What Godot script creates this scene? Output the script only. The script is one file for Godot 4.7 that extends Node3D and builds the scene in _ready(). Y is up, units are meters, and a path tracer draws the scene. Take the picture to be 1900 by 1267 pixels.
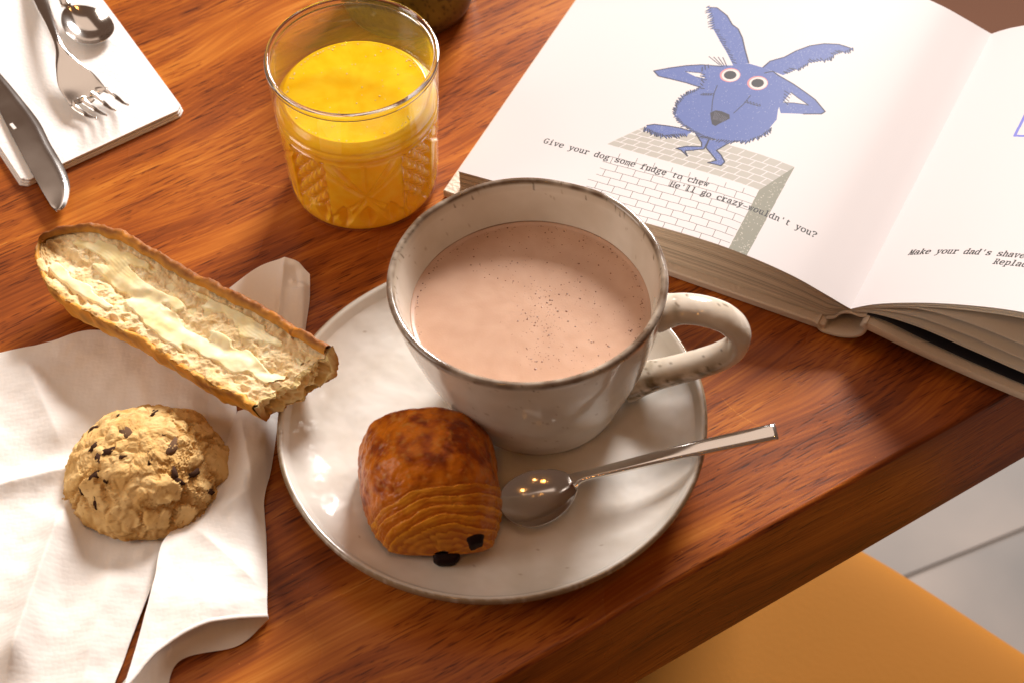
extends Node3D
# A breakfast table seen from close by. All measures below are centimetres; cm() and commit() turn them into metres.

const S := 0.01
var base_of := {}
var taken := {}

# ------------------------------------------------------------------ mesh helpers
class Mb:
	var v := PackedVector3Array()
	var n := PackedVector3Array()
	var t := PackedVector2Array()
	var c := PackedColorArray()
	var ix := PackedInt32Array()

	func grid(P: PackedVector3Array, nu: int, nv: int, wrap: bool, flip: bool, C := PackedColorArray(), T := PackedVector2Array()) -> void:
		var first := v.size()
		var N := PackedVector3Array()
		N.resize(nu * nv)
		for j in nv:
			var jm := maxi(j - 1, 0) * nu
			var jp := mini(j + 1, nv - 1) * nu
			var row := j * nu
			for i in nu:
				var im := i - 1
				var ip := i + 1
				if im < 0:
					im = nu - 1 if wrap else 0
				if ip >= nu:
					ip = 0 if wrap else nu - 1
				var nn := (P[row + ip] - P[row + im]).cross(P[jp + i] - P[jm + i])
				N[row + i] = nn
		for j in nv:
			for i in nu:
				var k := j * nu + i
				var nn := N[k]
				if nn.length_squared() < 1e-16:
					var o := k + nu if j == 0 else (k - nu if j == nv - 1 else k)
					nn = N[o]
					if o < k and flip:
						nn = -nn
				nn = nn.normalized()
				N[k] = -nn if flip else nn
		for j in [0, nv - 1]:
			var r0: int = j * nu
			if P[r0].distance_squared_to(P[r0 + nu / 2]) < 1e-10 and P[r0].distance_squared_to(P[r0 + nu / 4]) < 1e-10:
				var sum := Vector3.ZERO
				for i in nu:
					sum += N[r0 + i]
				sum = sum.normalized()
				for i in nu:
					N[r0 + i] = sum
		v.append_array(P)
		n.append_array(N)
		if C.size() == P.size():
			c.append_array(C)
		else:
			for k in P.size():
				c.append(Color.WHITE)
		if T.size() == P.size():
			t.append_array(T)
		else:
			for k in P.size():
				t.append(Vector2(P[k].x, P[k].z))
		for j in nv - 1:
			for i in (nu if wrap else nu - 1):
				var i2 := (i + 1) % nu
				var a := first + j * nu + i
				var b := first + j * nu + i2
				var d := first + (j + 1) * nu + i2
				var e := first + (j + 1) * nu + i
				if flip:
					ix.append(a); ix.append(b); ix.append(d)
					ix.append(a); ix.append(d); ix.append(e)
				else:
					ix.append(a); ix.append(d); ix.append(b)
					ix.append(a); ix.append(e); ix.append(d)

	func poly(pts: Array, out: Vector3, col := Color.WHITE, uv := []) -> void:
		# a flat convex polygon whose front looks towards «out»
		var nn: Vector3 = (pts[1] - pts[0]).cross(pts[2] - pts[0])
		var turned := nn.dot(out) < 0.0
		nn = (-nn if turned else nn).normalized()
		var first := v.size()
		for k in pts.size():
			v.append(pts[k]); n.append(nn); c.append(col)
			t.append(uv[k] if uv.size() else Vector2(pts[k].x, pts[k].z))
		for k in range(1, pts.size() - 1):
			ix.append(first)
			ix.append(first + (k if turned else k + 1))
			ix.append(first + (k + 1 if turned else k))

	func cbox(o: Vector3, hx: Vector3, hy: Vector3, hz: Vector3, bev: float, col := Color.WHITE) -> void:
		# a box with chamfered edges; hx, hy, hz are its half axes
		var ax := [hx, hy, hz]
		var un := [hx.normalized(), hy.normalized(), hz.normalized()]
		for a in 3:
			var b := (a + 1) % 3
			var d := (a + 2) % 3
			for s in [-1.0, 1.0]:
				var f: Vector3 = o + ax[a] * s
				var vb: Vector3 = ax[b] - un[b] * bev
				var vd: Vector3 = ax[d] - un[d] * bev
				poly([f + vb + vd, f - vb + vd, f - vb - vd, f + vb - vd], un[a] * s, col)
				for s2 in [-1.0, 1.0]:
					var e0: Vector3 = o + ax[a] * s + (ax[b] - un[b] * bev) * s2
					var e1: Vector3 = o + (ax[a] - un[a] * bev) * s + ax[b] * s2
					poly([e0 + vd, e0 - vd, e1 - vd, e1 + vd], un[a] * s + un[b] * s2, col)
		for sx in [-1.0, 1.0]:
			for sy in [-1.0, 1.0]:
				for sz in [-1.0, 1.0]:
					var q: Vector3 = o + hx * sx + hy * sy + hz * sz
					var x: Vector3 = un[0] * sx * bev
					var y: Vector3 = un[1] * sy * bev
					var z: Vector3 = un[2] * sz * bev
					poly([q - y - z, q - x - z, q - x - y], x + y + z, col)

	func tube(pts: Array, rad: Array, side: Vector3, seg := 20, caps := true, col := Color.WHITE, sq := 1.0) -> void:
		# an elliptic tube through pts; rad holds Vector2(half width along «side», half thickness)
		var P := PackedVector3Array()
		var C := PackedColorArray()
		var np := pts.size()
		var rows := []
		for j in np:
			var tan: Vector3 = (pts[mini(j + 1, np - 1)] - pts[maxi(j - 1, 0)]).normalized()
			var up := side.cross(tan).normalized()
			var w := tan.cross(up).normalized()
			rows.append([pts[j], w * rad[j].x, up * rad[j].y])
		if caps:
			rows.push_front([pts[0], rows[0][1] * 0.001, rows[0][2] * 0.001])
			rows.push_back([pts[np - 1], rows[np][1] * 0.001, rows[np][2] * 0.001])
		for r in rows:
			for i in seg:
				var a := TAU * i / seg
				var cx := cos(a)
				var sy := sin(a)
				P.append(r[0] + r[1] * signf(cx) * pow(absf(cx), sq) + r[2] * signf(sy) * pow(absf(sy), sq))
				C.append(col)
		grid(P, seg, rows.size(), true, true, C)

	func ball(o: Vector3, r: Vector3, nu: int, nv: int, col := Color.WHITE) -> void:
		var P := PackedVector3Array()
		var C := PackedColorArray()
		for j in nv:
			var b := PI * j / (nv - 1)
			for i in nu:
				var a := TAU * i / nu
				P.append(o + Vector3(cos(a) * sin(b) * r.x, cos(b) * r.y, sin(a) * sin(b) * r.z))
				C.append(col)
		grid(P, nu, nv, true, false, C)


func cm(x: float, y: float, z: float) -> Vector3:
	return Vector3(x, y, z) * S


func numbered(called: String) -> String:
	taken[called] = taken.get(called, 0) + 1
	return called if taken[called] == 1 else "%s_%03d" % [called, taken[called] - 1]


func thing(called: String, label: String, category: String, at: Vector3, group := "") -> Node3D:
	var o := Node3D.new()
	o.name = numbered(called)
	add_child(o)
	o.position = at * S
	o.set_meta("label", label)
	o.set_meta("category", category)
	if group:
		o.set_meta("group", group)
	base_of[o] = at
	return o


func commit(parent: Node3D, called: String, mb: Mb, mat: Material, label := "") -> MeshInstance3D:
	var o: Vector3 = base_of[parent]
	var V := mb.v.duplicate()
	for k in V.size():
		V[k] = (V[k] - o) * S
	var a := []
	a.resize(Mesh.ARRAY_MAX)
	a[Mesh.ARRAY_VERTEX] = V
	a[Mesh.ARRAY_NORMAL] = mb.n
	a[Mesh.ARRAY_TEX_UV] = mb.t
	a[Mesh.ARRAY_COLOR] = mb.c
	a[Mesh.ARRAY_INDEX] = mb.ix
	var m := ArrayMesh.new()
	m.add_surface_from_arrays(Mesh.PRIMITIVE_TRIANGLES, a)
	m.surface_set_material(0, mat)
	var mi := MeshInstance3D.new()
	mi.name = called
	mi.mesh = m
	parent.add_child(mi, true)
	base_of[mi] = o
	if label:
		mi.set_meta("label", label)
	return mi


func lin(r: float, g: float, b: float) -> Color:
	return Color(r, g, b).linear_to_srgb()


func mat(col: Color, rough: float, vc := false, spec := 0.5) -> StandardMaterial3D:
	var m := StandardMaterial3D.new()
	m.albedo_color = col
	m.roughness = rough
	m.metallic_specular = spec
	m.vertex_color_use_as_albedo = vc
	return m


func noise(seed_: int, freq: float, oct := 3, type := FastNoiseLite.TYPE_SIMPLEX_SMOOTH) -> FastNoiseLite:
	var f := FastNoiseLite.new()
	f.seed = seed_
	f.frequency = freq
	f.noise_type = type
	f.fractal_octaves = oct
	if oct == 1:
		f.fractal_type = FastNoiseLite.FRACTAL_NONE
	return f


func cells(seed_: int, freq: float, ret := FastNoiseLite.RETURN_DISTANCE2_SUB) -> FastNoiseLite:
	var f := noise(seed_, freq, 1, FastNoiseLite.TYPE_CELLULAR)
	f.cellular_return_type = ret
	return f


func catmull(a: Variant, b: Variant, c: Variant, d: Variant, t: float) -> Variant:
	return (b * 2.0 + (c - a) * t + (a * 2.0 - b * 5.0 + c * 4.0 - d) * t * t + (b * 3.0 - a - c * 3.0 + d) * t * t * t) * 0.5


func spline_at(p: Array, t: float) -> Variant:
	# t runs from 0 to p.size() - 1
	var k := clampi(int(t), 0, p.size() - 2)
	var a = p[k - 1] if k > 0 else p[0] * 2.0 - p[1]
	var d = p[k + 2] if k + 2 < p.size() else p[k + 1] * 2.0 - p[k]
	return catmull(a, p[k], p[k + 1], d, t - k)


func spline(p: Array, n: int) -> Array:
	var o := []
	for i in n:
		o.append(spline_at(p, float(i) / (n - 1) * (p.size() - 1)))
	return o


func along(tab: Array, x: float) -> float:
	# smooth curve through Vector2(x, y) pairs with rising x
	var k := 0
	while k < tab.size() - 2 and x > tab[k + 1].x:
		k += 1
	var p: Vector2 = tab[k]
	var q: Vector2 = tab[k + 1]
	var h := q.x - p.x
	var m := (q.y - p.y) / h
	var m0: float = m if k == 0 else 0.5 * (m + (p.y - tab[k - 1].y) / (p.x - tab[k - 1].x))
	var m1: float = m if k + 2 >= tab.size() else 0.5 * (m + (tab[k + 2].y - q.y) / (tab[k + 2].x - q.x))
	var u := (x - p.x) / h
	if u < 0.0:
		return p.y + m0 * (x - p.x)
	if u > 1.0:
		return q.y + m1 * (x - q.x)
	var u2 := u * u
	var u3 := u2 * u
	return (2 * u3 - 3 * u2 + 1) * p.y + (u3 - 2 * u2 + u) * h * m0 + (3 * u2 - 2 * u3) * q.y + (u3 - u2) * h * m1


func lathe(mb: Mb, o: Vector3, prof: Array, nu: int, col: Color) -> void:
	# prof: Vector2(radius, height), running up the outside
	var P := PackedVector3Array()
	var C := PackedColorArray()
	for q in prof:
		for i in nu:
			var a := TAU * i / nu
			P.append(o + Vector3(cos(a) * q.x, q.y, sin(a) * q.x))
			C.append(col)
	mb.grid(P, nu, prof.size(), true, true, C)


func sheet(mb: Mb, net: Array, nu: int, nv: int, thick: float, dent: Callable, col := Color.WHITE) -> void:
	# a cloth or paper sheet of real thickness through a net of points
	var top := PackedVector3Array()
	for j in nv:
		var tv: float = float(j) / (nv - 1) * (net.size() - 1)
		var row := []
		for i in net[0].size():
			var colm := []
			for r in net:
				colm.append(r[i])
			row.append(spline_at(colm, tv))
		for i in nu:
			var p: Vector3 = spline_at(row, float(i) / (nu - 1) * (row.size() - 1))
			p.y += dent.call(p)
			top.append(p)
	skin(mb, top, nu, nv, thick, col)


func skin(mb: Mb, top: PackedVector3Array, nu: int, nv: int, thick: float, col := Color.WHITE) -> void:
	var C := PackedColorArray()
	C.resize(nu * nv)
	C.fill(col)
	var up := (top[nu + 1] - top[0]).cross(top[1] - top[0]).y > 0.0
	var before := mb.n.size()
	mb.grid(top, nu, nv, false, up, C)
	var low := top.duplicate()
	for k in low.size():
		low[k] -= mb.n[before + k] * thick
	mb.grid(low, nu, nv, false, not up, C)
	# the rim, rounded by a middle line set slightly outwards
	var ring := PackedInt32Array()
	for i in nu:
		ring.append(i)
	for j in range(1, nv):
		ring.append(j * nu + nu - 1)
	for i in range(nu - 2, -1, -1):
		ring.append((nv - 1) * nu + i)
	for j in range(nv - 2, 0, -1):
		ring.append(j * nu)
	var mid := (top[0] + top[nu - 1] + top[nu * (nv - 1)] + top[nu * nv - 1]) / 4.0
	var P := PackedVector3Array()
	var C2 := PackedColorArray()
	for s in 3:
		for k in ring:
			var p := top[k].lerp(low[k], s / 2.0)
			if s == 1:
				var away := p - mid
				away.y = 0
				p += away.normalized() * thick * 0.4
			P.append(p)
			C2.append(col)
	var rn := ring.size()
	var outward := (P[1] - P[0]).cross(P[rn * 2] - P[0]).dot(P[0] - mid + (P[1] - mid)) > 0.0
	mb.grid(P, rn, 3, true, not outward, C2)


func flat_dent(_p: Vector3) -> float:
	return 0.0


# ------------------------------------------------------------------ textures
var LUT := PackedByteArray()

func wood_texture() -> Array:
	# grain runs along u; the picture covers 58 x 52 cm
	var w := 1392
	var h := 1248
	var warp := noise(3, 0.045, 3)
	var big := noise(11, 0.16, 3)
	var mid := noise(5, 0.55, 3)
	var fine := noise(8, 3.2, 2)
	var figure := noise(21, 0.16, 2)
	var fibre := noise(22, 9.0, 2)
	var stops := [[0.0, 0.065, 0.0155, 0.0060], [0.22, 0.150, 0.036, 0.0090], [0.45, 0.25, 0.062, 0.0120], [0.62, 0.35, 0.097, 0.0150], [0.8, 0.46, 0.150, 0.022], [1.0, 0.56, 0.225, 0.045]]
	var lut := PackedByteArray()
	for i in 256:
		var x := i / 255.0
		var k := 0
		while k < stops.size() - 2 and x > stops[k + 1][0]:
			k += 1
		var f: float = clampf((x - stops[k][0]) / (stops[k + 1][0] - stops[k][0]), 0, 1)
		var c := lin(lerpf(stops[k][1], stops[k + 1][1], f), lerpf(stops[k][2], stops[k + 1][2], f), lerpf(stops[k][3], stops[k + 1][3], f))
		lut.append(int(c.r * 255)); lut.append(int(c.g * 255)); lut.append(int(c.b * 255))
	var tone := PackedFloat32Array()
	tone.resize(w * h)
	for y in h:
		var nn := -35.0 + 52.0 * y / h
		for x in w:
			var e := -28.0 + 58.0 * x / w
			var wv := warp.get_noise_2d(e * 0.55, nn * 1.1)
			var q := nn + wv * 2.3
			var a := big.get_noise_2d(e * 0.16, q * 1.5)
			var b := mid.get_noise_2d(e * 0.09, q * 1.6)
			var d := fine.get_noise_2d(e * 0.035, q * 1.5)
			var fg := figure.get_noise_2d(e * 1.3 + q * 0.6, q * 0.8)
			var fb := fibre.get_noise_2d(e * 0.03, q)
			tone[y * w + x] = 0.55 + a * 0.29 + b * 0.18 + d * 0.15 + fg * 0.09 + fb * 0.13
	# open pores: short dark strokes along the grain
	var rng := RandomNumberGenerator.new()
	rng.seed = 4
	var pore := PackedByteArray()
	pore.resize(w * h)
	pore.fill(255)
	for k in 26000:
		var x0 := rng.randi_range(0, w - 1)
		var y0 := rng.randi_range(2, h - 3)
		var e := -28.0 + 58.0 * x0 / w
		var nn := -35.0 + 52.0 * y0 / h
		if mid.get_noise_2d(e * 0.2 + 40.0, nn * 0.5) < -0.12:
			continue
		var len := rng.randi_range(5, 34)
		var deep := rng.randf_range(0.12, 0.42)
		var slope := rng.randf_range(-0.03, 0.03)
		for i in len:
			var x := (x0 + i) % w
			var f := sin(PI * (i + 0.5) / len)
			var yy := y0 + int(slope * i)
			if yy < 0 or yy >= h:
				continue
			tone[yy * w + x] -= deep * f
			pore[yy * w + x] = int(255 - 190 * f)
	# faint scratches and dents of use
	for k in 46:
		var x := rng.randf_range(0, w)
		var y := rng.randf_range(0, h)
		var dir := Vector2.from_angle(rng.randf_range(0, PI))
		var bend := rng.randf_range(-0.012, 0.012)
		var lift := rng.randf_range(0.10, 0.26)
		for i in rng.randi_range(14, 90):
			x += dir.x
			y += dir.y
			dir = dir.rotated(bend)
			if x < 0 or y < 0 or x >= w or y >= h:
				break
			tone[int(y) * w + int(x)] += lift
	for k in 260:
		tone[rng.randi_range(0, w * h - 1)] += rng.randf_range(0.25, 0.5)
	var data := PackedByteArray()
	data.resize(w * h * 3)
	for k in w * h:
		var i := clampi(int(tone[k] * 255.0), 0, 255) * 3
		data[k * 3] = lut[i]
		data[k * 3 + 1] = lut[i + 1]
		data[k * 3 + 2] = lut[i + 2]
	var col := ImageTexture.create_from_image(Image.create_from_data(w, h, false, Image.FORMAT_RGB8, data))
	var bump := ImageTexture.create_from_image(Image.create_from_data(w, h, false, Image.FORMAT_L8, pore))
	return [col, bump]


func noise_tex(seed_: int, freq: float, size := 256, oct := 4) -> ImageTexture:
	var im := noise(seed_, freq, oct).get_seamless_image(size, size)
	return ImageTexture.create_from_image(im)


const PX := 72.0   # printed page: pixels per centimetre
const PW := 1300
const PH := 1296

func fill_poly(im: Image, pts: PackedVector2Array, col: Color) -> void:
	var lo := 1e9
	var hi := -1e9
	for p in pts:
		lo = minf(lo, p.y)
		hi = maxf(hi, p.y)
	for y in range(maxi(0, int(lo)), mini(im.get_height() - 1, int(hi)) + 1):
		var yc := y + 0.5
		var xs := []
		for k in pts.size():
			var a := pts[k]
			var b := pts[(k + 1) % pts.size()]
			if (a.y <= yc) != (b.y <= yc):
				xs.append(a.x + (yc - a.y) / (b.y - a.y) * (b.x - a.x))
		xs.sort()
		for k in range(0, xs.size() - 1, 2):
			var x0 := int(round(xs[k]))
			var x1 := int(round(xs[k + 1]))
			if x1 > x0:
				im.fill_rect(Rect2i(x0, y, x1 - x0, 1), col)


func disc(im: Image, p: Vector2, r: float, col: Color) -> void:
	var pts := PackedVector2Array()
	for k in 20:
		pts.append(p + Vector2(cos(TAU * k / 20), sin(TAU * k / 20)) * r)
	fill_poly(im, pts, col)


func stroke(im: Image, pts: PackedVector2Array, w: float, col: Color) -> void:
	for k in pts.size() - 1:
		var d := (pts[k + 1] - pts[k]).normalized().orthogonal() * w / 2
		fill_poly(im, PackedVector2Array([pts[k] + d, pts[k + 1] + d, pts[k + 1] - d, pts[k] - d]), col)
		if w > 2.5:
			disc(im, pts[k + 1], w / 2, col)


func page_px(s0: float, flat: Array) -> PackedVector2Array:
	# flat list of s, t pairs in page centimetres -> pixels
	var o := PackedVector2Array()
	for k in range(0, flat.size(), 2):
		o.append(Vector2((flat[k] - s0) * PX, (18.0 - flat[k + 1]) * PX))
	return o


func type_line(im: Image, font: Font, s0: float, s: float, t: float, pitch: float, text: String, italic := 0.0) -> void:
	# typewriter lettering: every letter in a cell of the same width
	var ink := Color(0.15, 0.14, 0.14)
	for k in text.length():
		var ch := text[k]
		if ch == " ":
			continue
		var tm := TextMesh.new()
		tm.font = font
		tm.font_size = 64
		tm.pixel_size = 1.0
		tm.depth = 0.0
		tm.text = ch
		tm.horizontal_alignment = HORIZONTAL_ALIGNMENT_LEFT
		tm.vertical_alignment = VERTICAL_ALIGNMENT_BOTTOM
		var arr := tm.get_mesh_arrays()
		var V: PackedVector3Array = arr[Mesh.ARRAY_VERTEX]
		if V.is_empty():
			continue
		var lo := 1e9
		var hi := -1e9
		for p in V:
			lo = minf(lo, p.x)
			hi = maxf(hi, p.x)
		var em := 0.425 / 64.0
		var wide := (hi - lo) * em
		var sx := em * minf(1.0, pitch * 0.90 / wide)
		if wide > pitch * 0.6 and wide < pitch * 0.8:
			sx = em * pitch * 0.8 / wide
		var desc := font.get_descent(64)
		var I = arr[Mesh.ARRAY_INDEX]
		var idx: PackedInt32Array = I if I != null else PackedInt32Array(range(V.size()))
		var cx := s + pitch * (k + 0.5)
		var to_px := func(p: Vector3) -> Vector2:
			var y := (p.y - desc) * em
			return Vector2((cx + (p.x - (lo + hi) / 2) * sx + y * italic - s0) * PX, (18.0 - t - y) * PX)
		for q in range(0, idx.size() - 2, 3):
			var a: Vector2 = to_px.call(V[idx[q]])
			var b: Vector2 = to_px.call(V[idx[q + 1]])
			var c: Vector2 = to_px.call(V[idx[q + 2]])
			for off in [Vector2(-0.5, -0.4), Vector2(0.5, 0.4), Vector2(-0.4, 0.5), Vector2(0.4, -0.5)]:
				fill_poly(im, PackedVector2Array([a + off, b + off, c + off]), ink)
		if ch == "i" or ch == "l":
			fill_poly(im, page_px(s0, [cx - pitch * 0.36, t, cx + pitch * 0.36, t, cx + pitch * 0.36, t + 0.026, cx - pitch * 0.36, t + 0.026]), ink)


func left_page_texture() -> ImageTexture:
	var s0 := -18.05
	var im := Image.create(PW, PH, false, Image.FORMAT_RGB8)
	var paper := Color(0.80, 0.783, 0.785)
	im.fill(paper)
	var rng := RandomNumberGenerator.new()
	rng.seed = 9
	var tan_col := Color(0.655, 0.64, 0.61)
	var olive := Color(0.50, 0.495, 0.44)
	var line := Color(0.42, 0.405, 0.39)
	var blue := Color(0.335, 0.395, 0.615)
	var dark := Color(0.19, 0.19, 0.25)
	# the brick block the dog stands on
	fill_poly(im, page_px(s0, [-12.71, 3.73, -11.6, 5.31, -9.51, 5.55, -7.68, 5.52, -4.71, 5.47, -5.55, 3.55]), tan_col)
	for r in 5:
		var f := r / 5.0
		var a := Vector2(-12.71, 3.73).lerp(Vector2(-11.6, 5.38), f)
		var b := Vector2(-5.55, 3.55).lerp(Vector2(-4.71, 5.47), f)
		stroke(im, page_px(s0, [a.x, a.y, b.x, b.y]), 3.0, paper)
		for k in 12:
			var g := (k + (0.5 if r % 2 else 0.0)) / 12.0
			if r < 5:
				var a2 := Vector2(-12.71, 3.73).lerp(Vector2(-11.6, 5.38), f + 0.2)
				var b2 := Vector2(-5.55, 3.55).lerp(Vector2(-4.71, 5.47), f + 0.2)
				var p := a.lerp(b, g)
				var q := a2.lerp(b2, g)
				stroke(im, page_px(s0, [p.x, p.y, q.x, q.y]), 3.0, paper)
	var side := page_px(s0, [-5.55, 3.55, -4.71, 5.47, -4.64, 0.0, -5.45, 0.0])
	fill_poly(im, side, olive)
	for k in 260:
		var p := Vector2(rng.randf_range(-5.6, -4.6), rng.randf_range(0, 5.4))
		var q := page_px(s0, [p.x, p.y])[0]
		if Geometry2D.is_point_in_polygon(q, side):
			disc(im, q, rng.randf_range(0.6, 2.2), Color(0.68, 0.66, 0.61))
	for r in 9:
		var t := 3.1 - r * 0.40
		var from := -12.3 - 0.05 * r + rng.randf_range(-0.15, 0.15)
		var prev := Vector2(from, t)
		for k in 24:
			var x := lerpf(from, -5.52, (k + 1) / 24.0)
			var p := Vector2(x, t + rng.randf_range(-0.012, 0.012))
			stroke(im, page_px(s0, [prev.x, prev.y, p.x, p.y]), 2.0, line)
			prev = p
		for k in 9:
			var x := -12.1 + 0.82 * k + (0.41 if r % 2 else 0.0) + rng.randf_range(-0.03, 0.03)
			if x < -5.6:
				stroke(im, page_px(s0, [x, t, x + 0.03, t - 0.38]), 2.0, line)
	for k in 8:
		var x := -11.9 + 0.82 * k
		stroke(im, page_px(s0, [x, 3.4, x + 0.03, 3.12]), 2.0, line)
	# the blue dog
	var tail := [-9.55, 5.73, -10.07, 5.76, -10.64, 5.70, -11.26, 5.59, -11.54, 5.41, -11.50, 5.24, -10.99, 5.11, -10.51, 5.11, -10.12, 5.32, -9.62, 5.53]
	var leg_a := [-9.40, 5.73, -8.89, 5.23, -8.80, 5.01, -9.42, 4.80, -9.78, 4.54, -9.53, 4.50, -9.13, 4.26, -9.36, 4.52, -8.64, 4.91, -8.68, 5.57]
	var leg_b := [-8.67, 5.51, -8.61, 5.03, -8.09, 4.63, -7.88, 4.46, -8.16, 4.20, -7.85, 4.22, -7.57, 4.23, -7.51, 4.50, -7.82, 4.83, -8.11, 5.02, -7.72, 5.77]
	var ear_a := [-8.93, 10.65, -9.43, 11.43, -9.84, 12.12, -10.26, 12.63, -10.61, 12.80, -11.07, 13.30, -11.72, 13.66, -12.05, 13.56, -11.57, 12.86, -11.21, 12.14, -10.63, 11.50, -10.09, 10.94, -9.49, 10.24]
	var ear_b := [-8.24, 10.59, -8.09, 11.10, -7.60, 11.56, -7.28, 12.12, -6.83, 12.67, -6.31, 13.04, -5.68, 13.28, -5.13, 13.29, -5.40, 12.86, -5.72, 12.44, -6.01, 11.96, -6.57, 11.53, -6.88, 10.94, -7.22, 10.44]
	var body := [-9.51, 10.28, -8.92, 10.63, -8.24, 10.59, -7.60, 10.48, -6.86, 10.15, -6.47, 9.45, -6.65, 8.85, -6.62, 8.34, -6.44, 7.74, -6.53, 7.10, -6.74, 6.59, -7.17, 6.06, -7.83, 5.81, -8.49, 5.68, -8.98, 5.71, -9.52, 5.86, -10.10, 6.10, -10.64, 6.52, -10.76, 7.08, -10.68, 7.72, -10.38, 8.17, -10.22, 8.49, -10.29, 9.09, -10.59, 9.52, -10.30, 9.98]
	var arm_a := [-9.90, 10.06, -10.85, 9.84, -11.46, 9.56, -12.10, 9.17, -12.69, 8.75, -12.36, 8.50, -11.81, 8.51, -11.08, 8.52, -10.13, 8.43, -10.23, 9.11]
	var arm_b := [-8.05, 10.27, -7.73, 10.52, -7.43, 10.36, -6.60, 10.09, -5.39, 9.59, -4.73, 9.12, -4.83, 8.91, -5.52, 8.54, -6.43, 8.17, -6.80, 8.78, -6.50, 9.52]
	for f in [tail, leg_a, leg_b, ear_a, ear_b, arm_a, arm_b, body]:
		fill_poly(im, page_px(s0, f), blue)
	for f in [[-11.36, 9.18, -10.58, 9.35, -10.26, 9.02, -10.75, 9.02], [-6.51, 9.56, -6.14, 9.38, -5.52, 9.14, -6.11, 9.00, -6.58, 8.83]]:
		fill_poly(im, page_px(s0, f), paper)
		stroke(im, page_px(s0, f), 3.0, dark)
	for f in [tail, leg_a, leg_b, ear_a, ear_b, arm_a, arm_b, body]:
		var area := page_px(s0, f)
		for k in area.size() * 26:
			var a := area[rng.randi_range(0, area.size() - 1)]
			var b := area[rng.randi_range(0, area.size() - 1)]
			var q := a.lerp(b, rng.randf()) + Vector2(rng.randf_range(-40, 40), rng.randf_range(-40, 40))
			if Geometry2D.is_point_in_polygon(q, area):
				var d := Vector2(rng.randf_range(-3, 3), rng.randf_range(-5, 5))
				stroke(im, PackedVector2Array([q, q + d]), rng.randf_range(0.9, 1.8), blue.lerp(paper, rng.randf_range(0.15, 0.55)))
	for f in [tail.slice(0, 10), leg_a, leg_b, ear_a.slice(0, 16), ear_b.slice(0, 16), arm_a.slice(0, 18), arm_b.slice(0, 16)]:
		stroke(im, page_px(s0, f), 4.2, dark)
	# ragged fur along the ears, the tail and the belly
	for f in [[ear_a.slice(14, 26), -0.28, 5], [ear_b.slice(14, 28), -0.25, 5], [tail.slice(10, 20), -0.2, 6], [body.slice(18, 42), 0.24, 6], [body.slice(40, 50), 0.15, 3]]:
		var pts: Array = f[0]
		for k in range(0, pts.size() - 3, 2):
			var a := Vector2(pts[k], pts[k + 1])
			var b := Vector2(pts[k + 2], pts[k + 3])
			for j in f[2]:
				var p := a.lerp(b, float(j) / f[2])
				var nn := (b - a).normalized().orthogonal()
				if f[1] < 0 or true:
					var tip := p + nn * rng.randf_range(0.14, 0.27) * (1.0 if (p + nn * 0.2).distance_to(Vector2(-8.6, 8.5)) > p.distance_to(Vector2(-8.6, 8.5)) else -1.0) + (b - a).normalized() * rng.randf_range(-0.02, 0.1)
					var foot := p - (b - a).normalized() * 0.1
					var foot2 := p + (b - a).normalized() * 0.06
					fill_poly(im, page_px(s0, [foot.x, foot.y, tip.x, tip.y, foot2.x, foot2.y]), blue)
					stroke(im, page_px(s0, [tip.x, tip.y, foot.x - nn.x * 0.03, foot.y - nn.y * 0.03]), 3.4, dark)
	for e in [[-9.40, 9.64], [-8.07, 9.57]]:
		var p := page_px(s0, e)[0]
		disc(im, p, 33, Color(0.78, 0.50, 0.51))
		disc(im, p + Vector2(2, 0), 29, Color(0.80, 0.775, 0.765))
		disc(im, p, 20, Color(0.20, 0.19, 0.20))
	stroke(im, page_px(s0, [-9.67, 8.84, -9.60, 8.3, -9.46, 7.77, -9.25, 7.2]), 2.6, dark)
	stroke(im, page_px(s0, [-8.32, 7.41, -8.13, 8.1, -8.06, 8.72]), 2.6, dark)
	var nose := page_px(s0, [-9.28, 7.1, -9.12, 7.32, -8.85, 7.36, -8.45, 7.28, -8.34, 7.05, -8.62, 6.62, -8.74, 6.40, -8.92, 6.45, -9.10, 6.75])
	fill_poly(im, nose, Color(0.20, 0.19, 0.22))
	for k in 9:
		stroke(im, page_px(s0, [-9.1 + 0.08 * k, 7.25 - 0.02 * k, -9.0 + 0.055 * k, 6.75]), 1.6, Color(0.38, 0.37, 0.42))
	for w in [[-10.13, 8.08, -9.63, 8.26], [-8.15, 8.30, -7.42, 8.27]]:
		for k in 5:
			var x := lerpf(w[0], w[2], k / 5.0)
			var y := lerpf(w[1], w[3], k / 5.0)
			stroke(im, page_px(s0, [x, y - 0.07, x + 0.1, y + 0.08, x + 0.16, y - 0.05, x, y - 0.07]), 2.2, dark)
	for k in 4:
		stroke(im, page_px(s0, [-10.1 + 0.12 * k, 10.1, -10.75 + 0.2 * k, 10.45 + 0.05 * k]), 3.0, dark)
		stroke(im, page_px(s0, [-6.65 - 0.05 * k, 9.0 + 0.18 * k, -6.35 - 0.03 * k, 8.8 + 0.2 * k]), 3.0, dark)
	var font := SystemFont.new()
	font.font_names = PackedStringArray(["Droid Serif"])
	type_line(im, font, s0, -15.36, 2.86, 0.2425, "Give your dog some fudge to chew")
	type_line(im, font, s0, -9.16, 2.33, 0.2375, "He'll go crazy–wouldn't you?")
	return ImageTexture.create_from_image(im)


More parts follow.
